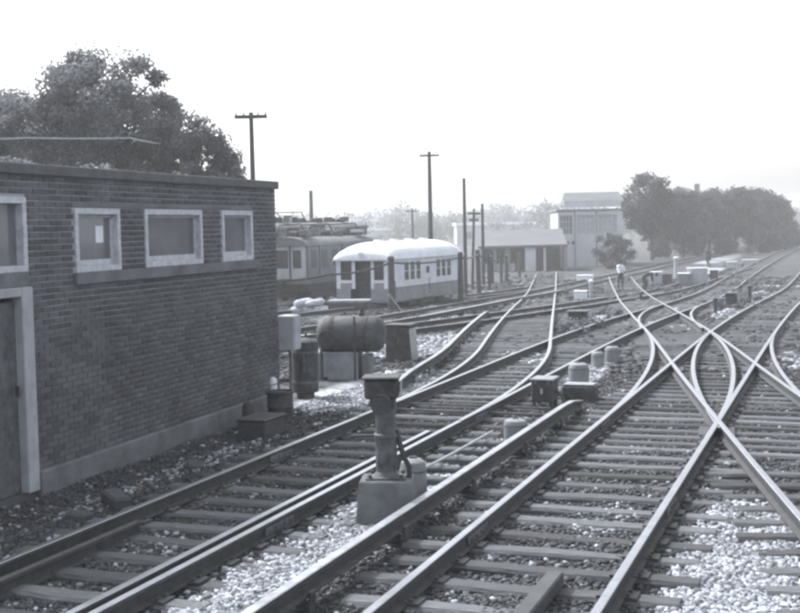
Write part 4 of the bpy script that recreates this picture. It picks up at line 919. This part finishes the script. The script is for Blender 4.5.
V, F, tone = leaf_cloud(cl, 140, .7); o = link('far_woods', np_mesh('far_woods', V, F, M_LEAF, tone)); o['kind'] = 'stuff'; o['label'] = 'distant trees beyond the converging tracks'; o['category'] = 'trees'
# weeds between the tracks
cl = []
for (x, y, n, r) in ((4.6, 33.5, 10, .5), (5.6, 37.5, 8, .45), (3.6, 61, 8, .6), (6.2, 75, 10, .8), (8.2, 86, 12, .9), (13.5, 50, 6, .4), (20, 72, 8, .6), (24, 88, 10, .8), (9.6, 66, 8, .5), (16, 84, 10, .7), (19, 79, 8, .5), (22.5, 83, 9, .6), (14.5, 66, 8, .5), (11, 57, 7, .4), (17, 62, 8, .5), (23, 78, 8, .6), (28, 104, 9, .9), (12.2, 44, 6, .3), (15, 53, 7, .35), (7.2, 41, 5, .3), (10.5, 92, 12, 1.2), (3.2, 80, 10, 1.0)):
    for k in range(n): cl.append((x+rng.gauss(0, r), y+rng.gauss(0, r*2), zr(y)-.12+rng.uniform(0, .15), rng.uniform(.1, .28)))
V, F, tone = leaf_cloud(cl, 70, .11); o = link('weeds', np_mesh('weeds', V, F, M_LEAF, tone)); o['kind'] = 'stuff'; o['label'] = 'dark low weeds growing in clumps between the tracks'; o['category'] = 'weeds'

# ------------------------------------------------------------------ trackside boxes, far signals
def relay_box(x, y, w_, d_, h_, m, label, legs=False, lid=M_WHITE, group='trackside boxes in the yard'):
    o = thing('relay_box', label, 'relay box', (x, y, zr(y)-.2), -TH, group); lh = .2 if legs else 0
    MB().box((0,0,lh+(h_-lh)/2), (w_,d_,h_-lh), ch=.02).build('case', m, o); MB().box((0,0,h_+.02), (w_+.1,d_+.1,.045), ch=.015).build('lid', lid, o)
    MB().box((0,-d_/2-.012,lh+(h_-lh)*.5), (w_*.7,.02,(h_-lh)*.7), ch=.006).build('door', m, o)
    if legs:
        for ax in (-w_*.4, w_*.4):
            MB().box((ax,0,.1), (.08,d_*.8,.2)).build('leg', M_DARK, o)
relay_box(8.75, 59.4, .55, .4, .42, M_WHITE, 'small white box beside a grey post between yard tracks')
relay_box(12.6, 83.5, 1.0, .6, .42, M_WHITE, 'low white box farther back near the end of the diagonal track')
relay_box(16.05, 77, .72, .5, .82, M_PALE, 'square pale cabinet beside the bending worker')
relay_box(17.5, 75.6, .7, .5, .75, M_MIDGREY, 'grey cabinet under a wide white board')
relay_box(18.4, 75.9, 1.2, .6, 1.05, M_PALE, 'wide pale cabinet with bright white lid')
relay_box(17.0, 78.6, .8, .6, .6, M_DARK, 'dark lumpy cabinet right of the square pale one', False, M_DARK)
relay_box(26.6, 98.4, .7, .5, .65, M_PALE, 'pale cabinet far along the yard track')
relay_box(31.4, 110, 1.3, .5, .4, M_PALE, 'long low pale box farthest along the yard')
relay_box(12.9, 47.8, .42, .5, .5, M_DARK, 'dark machine box on the bright gravel past the diamond', False, M_IRON)
relay_box(11.7, 45.0, .35, .5, .38, M_IRON, 'small grey machine box on the bright gravel past the diamond', False, M_IRON)
relay_box(5.1, 35.2, .5, .35, .45, M_DARK, 'dark box among weeds inside the curving turnout', False, M_IRON)
relay_box(20.6, 80.5, .5, .4, .7, M_DARK, 'dark narrow cabinet beyond the wide pale one', False, M_DARK)
def post(x, y, h, r, m, label, headm=None):
    o = thing('marker_post', label, 'post', (x, y, zr(y)-.2)); MB().tube([(0,0,-.1), (0,0,h)], r, 10).build('shaft', m, o); MB().lathe((0,0,h), [(r*1.3,-.06),(r*1.3,.02),(r*.5,.06)], 10).build('cap', headm or m, o)
post(9.05, 58.1, .95, .085, M_PALE, 'grey round post beside the small white box', M_WHITE)
post(10.25, 39.9, .55, .06, M_DARK, 'short dark marker post on gravel inside the far slip', M_DARK)
post(18.9, 84, 1.5, .14, M_PALE, 'pale post standing behind the wide cabinet', M_WHITE)
post(14.3, 50.2, .7, .07, M_DARK, 'short dark marker post past the machine boxes')
for x, y, h, lab in ((41.6, 143, 2.4, 'far dark signal mast, left of a matching pair'), (45.0, 151, 2.3, 'far dark signal mast, right of a matching pair'), (27.1, 108, 1.3, 'short dark signal mast along the yard track')):
    o = thing('signal_mast', lab, 'signal', (x, y, -1.3)); MB().tube([(0,0,0), (0,0,h)], .11, 10).build('shaft', M_DARK, o)
    hdd = MB().box((0,-.1,h-.35), (.5,.3,.95), ch=.08).build('signal_head', M_DARK, o); MB().lathe((0,-.28,h-.1), [(.12,-.04),(.12,.04)], 12, axis='Y').lathe((0,-.28,h-.55), [(.12,-.04),(.12,.04)], 12, axis='Y').build('lens', M_GLASS_D, hdd)
    MB().box((0,0,.1), (.5,.5,.2), ch=.03).build('base', M_CONC, o)
o = thing('retaining_wall', 'bright white wall beside the converging tracks far off', 'wall', (123, 400, -1.3), -R(17.8)); MB().box((0,0,.75), (.5,360,1.5)).build('panel', M_PLASTER, o, smooth=False); MB().box((0,0,1.56), (.7,360,.12)).build('coping', M_PLASTER, o, smooth=False)

# ------------------------------------------------------------------ people
def person(joints, label, loc, rz, mats, hair_r=.1):
    """joints: name -> (xyz, radius, parent). One skinned body."""
    o = thing('person', label, 'person', loc, rz)
    names = list(joints); me = bpy.data.meshes.new('body'); idx = {n: i for i, n in enumerate(names)}
    me.from_pydata([joints[n][0] for n in names], [(idx[joints[n][2]], idx[n]) for n in names if joints[n][2]], [])
    tmp = bpy.data.objects.new('tmp', me); C.objects.link(tmp); tmp.modifiers.new('skin', 'SKIN'); 
    if not me.skin_vertices: me.attributes.new('x', 'FLOAT', 'POINT')
    bpy.context.view_layer.update()
    for n in names:
        sv = me.skin_vertices[0].data[idx[n]]; r = joints[n][1]; sv.radius = r if isinstance(r, tuple) else (r, r); sv.use_root = (n == 'pelvis')
    sub = tmp.modifiers.new('sub', 'SUBSURF'); sub.levels = 2
    dg = bpy.context.evaluated_depsgraph_get(); m2 = bpy.data.meshes.new_from_object(tmp.evaluated_get(dg)); bpy.data.objects.remove(tmp)
    m2.materials.clear()
    for m in (M_SKIN, mats[0], mats[1], M_DARK): m2.materials.append(m)
    J = {n: Vector(joints[n][0]) for n in names}
    for p in m2.polygons:
        c = Vector(p.center); n = min(names, key=lambda q: (J[q]-c).length); k = 0
        if n in ('pelvis', 'hip_l', 'hip_r', 'knee_l', 'knee_r', 'ankle_l', 'ankle_r', 'thigh_l', 'thigh_r'): k = 2
        elif n in ('spine', 'chest', 'sho_l', 'sho_r', 'elb_l', 'elb_r', 'uarm_l', 'uarm_r', 'neckbase'): k = 1
        elif n.startswith('toe'): k = 3
        p.material_index = k; p.use_smooth = True
    link('body', m2, o)
    hp = J['head']; up_ = (J['head']-J['neck']).normalized()
    hb = MB(); hb.lathe((0,0,0), [(.01,.115),(.06,.105),(.092,.06),(.102,.0),(.094,-.045)], 14); me_ = hb.mesh('hair', M_HAIR); ho = link('hair', me_, o, None, hp+up_*.03); ho.rotation_euler = up_.to_track_quat('Z', 'Y').to_euler()
    return o
def fingers(j, side, wrist, d, spread):
    w_ = Vector(wrist); d = Vector(d).normalized(); s_ = Vector(spread).normalized(); pm = w_+d*.06
    j['hand_'+side] = (tuple(pm), (.038, .02), 'wrist_'+side)
    for k, ln in enumerate((.075, .085, .08, .062)):
        a = pm+s_*(.027-.018*k)+d*.03; j[f'f{k}_{side}'] = (tuple(a), .010, 'hand_'+side); j[f'g{k}_{side}'] = (tuple(a+d*ln+Vector((0,0,-.02))), .008, f'f{k}_{side}')
    a = w_+s_*.045+d*.03; j['th_'+side] = (tuple(a), .012, 'wrist_'+side); j['tt_'+side] = (tuple(a+d*.05+s_*.02), .009, 'th_'+side)
# standing worker (faces right, +x), white shirt, forearms raised in front
j = {'pelvis': ((0,0,.93), (.15,.11), None), 'spine': ((0,0,1.12), (.14,.10), 'pelvis'), 'chest': ((.01,0,1.32), (.17,.12), 'spine'), 'neckbase': ((.01,0,1.44), (.10,.08), 'chest'), 'neck': ((.02,0,1.50), .055, 'neckbase'), 'head': ((.035,0,1.63), (.085,.10), 'neck'), 'nose': ((.135,0,1.615), .016, 'head')}
for s_, q in (('l', 1), ('r', -1)):
    j['hip_'+s_] = ((0,.10*q,.86), .10, 'pelvis'); j['knee_'+s_] = ((.03*q,.12*q,.49), .07, 'hip_'+s_); j['ankle_'+s_] = ((.02*q-.02,.13*q,.09), .05, 'knee_'+s_); j['toe_'+s_] = ((.02*q+.15,.15*q,.035), (.045,.032), 'ankle_'+s_)
    j['sho_'+s_] = ((.0,.19*q,1.42), .07, 'neckbase'); j['elb_'+s_] = ((.05,.27*q,1.14), .048, 'sho_'+s_); j['wrist_'+s_] = ((.28,.17*q,1.16), .032, 'elb_'+s_)
    fingers(j, s_, j['wrist_'+s_][0], (1,-.3*q,0), (0,-.4*q,1))
person(j, 'standing worker in white shirt and dark trousers with hands held in front', (12.95, 72.0, zr(72)-.2), R(-62), (M_CLOTH_W, M_CLOTH_D))
# stooping worker in dark clothes, bent towards the ground on the right
j = {'pelvis': ((0,0,.84), (.15,.12), None), 'spine': ((.18,0,.98), (.14,.11), 'pelvis'), 'chest': ((.40,0,1.02), (.17,.12), 'spine'), 'neckbase': ((.50,0,1.0), (.10,.08), 'chest'), 'neck': ((.56,0,.99), .055, 'neckbase'), 'head': ((.69,0,.97), (.085,.10), 'neck'), 'nose': ((.73,0,.87), .016, 'head')}
for s_, q in (('l', 1), ('r', -1)):
    j['hip_'+s_] = ((0,.10*q,.79), .10, 'pelvis'); j['knee_'+s_] = ((.16-.06*q,.14*q,.46), .072, 'hip_'+s_); j['ankle_'+s_] = ((-.02-.1*q,.15*q,.09), .05, 'knee_'+s_); j['toe_'+s_] = ((.14-.1*q,.17*q,.035), (.045,.032), 'ankle_'+s_)
    j['sho_'+s_] = ((.45,.19*q,.98), .07, 'neckbase'); j['elb_'+s_] = ((.50,.24*q,.70), .048, 'sho_'+s_); j['wrist_'+s_] = ((.56,.16*q,.48), .032, 'elb_'+s_)
    fingers(j, s_, j['wrist_'+s_][0], (.2,-.3*q,-1), (1,0,.1))
for k_ in j:
    if not k_[0] in 'fgt' and k_ not in ('nose', 'head', 'neck') and 'hand' not in k_:
        r__ = j[k_][1]; j[k_] = (j[k_][0], tuple(q*1.3 for q in r__) if isinstance(r__, tuple) else r__*1.3, j[k_][2])
person(j, 'worker in dark clothing bending over towards the square pale cabinet', (13.75, 69.3, zr(69.3)-.2), R(-15), (M_CLOTH_D, M_CLOTH_D))

# ------------------------------------------------------------------ haze
hz_ = MB().box((0, 410, 5.6), (1500, 1000, 16.0)).mesh('haze', [], False)
hm = bpy.data.materials.new('haze'); hm.use_nodes = True; n = hm.node_tree.nodes
n.remove(n['Principled BSDF']); pv = n.new('ShaderNodeVolumePrincipled'); pv.inputs['Color'].default_value = (.96, .98, 1, 1); pv.inputs['Density'].default_value = .0011; pv.inputs['Anisotropy'].default_value = .2
hm.node_tree.links.new(pv.outputs[0], n['Material Output'].inputs['Volume']); hz_.materials.append(hm)
o = link('haze', hz_); o['kind'] = 'stuff'; o['label'] = 'pale haze filling the air over the yard'; o['category'] = 'haze'
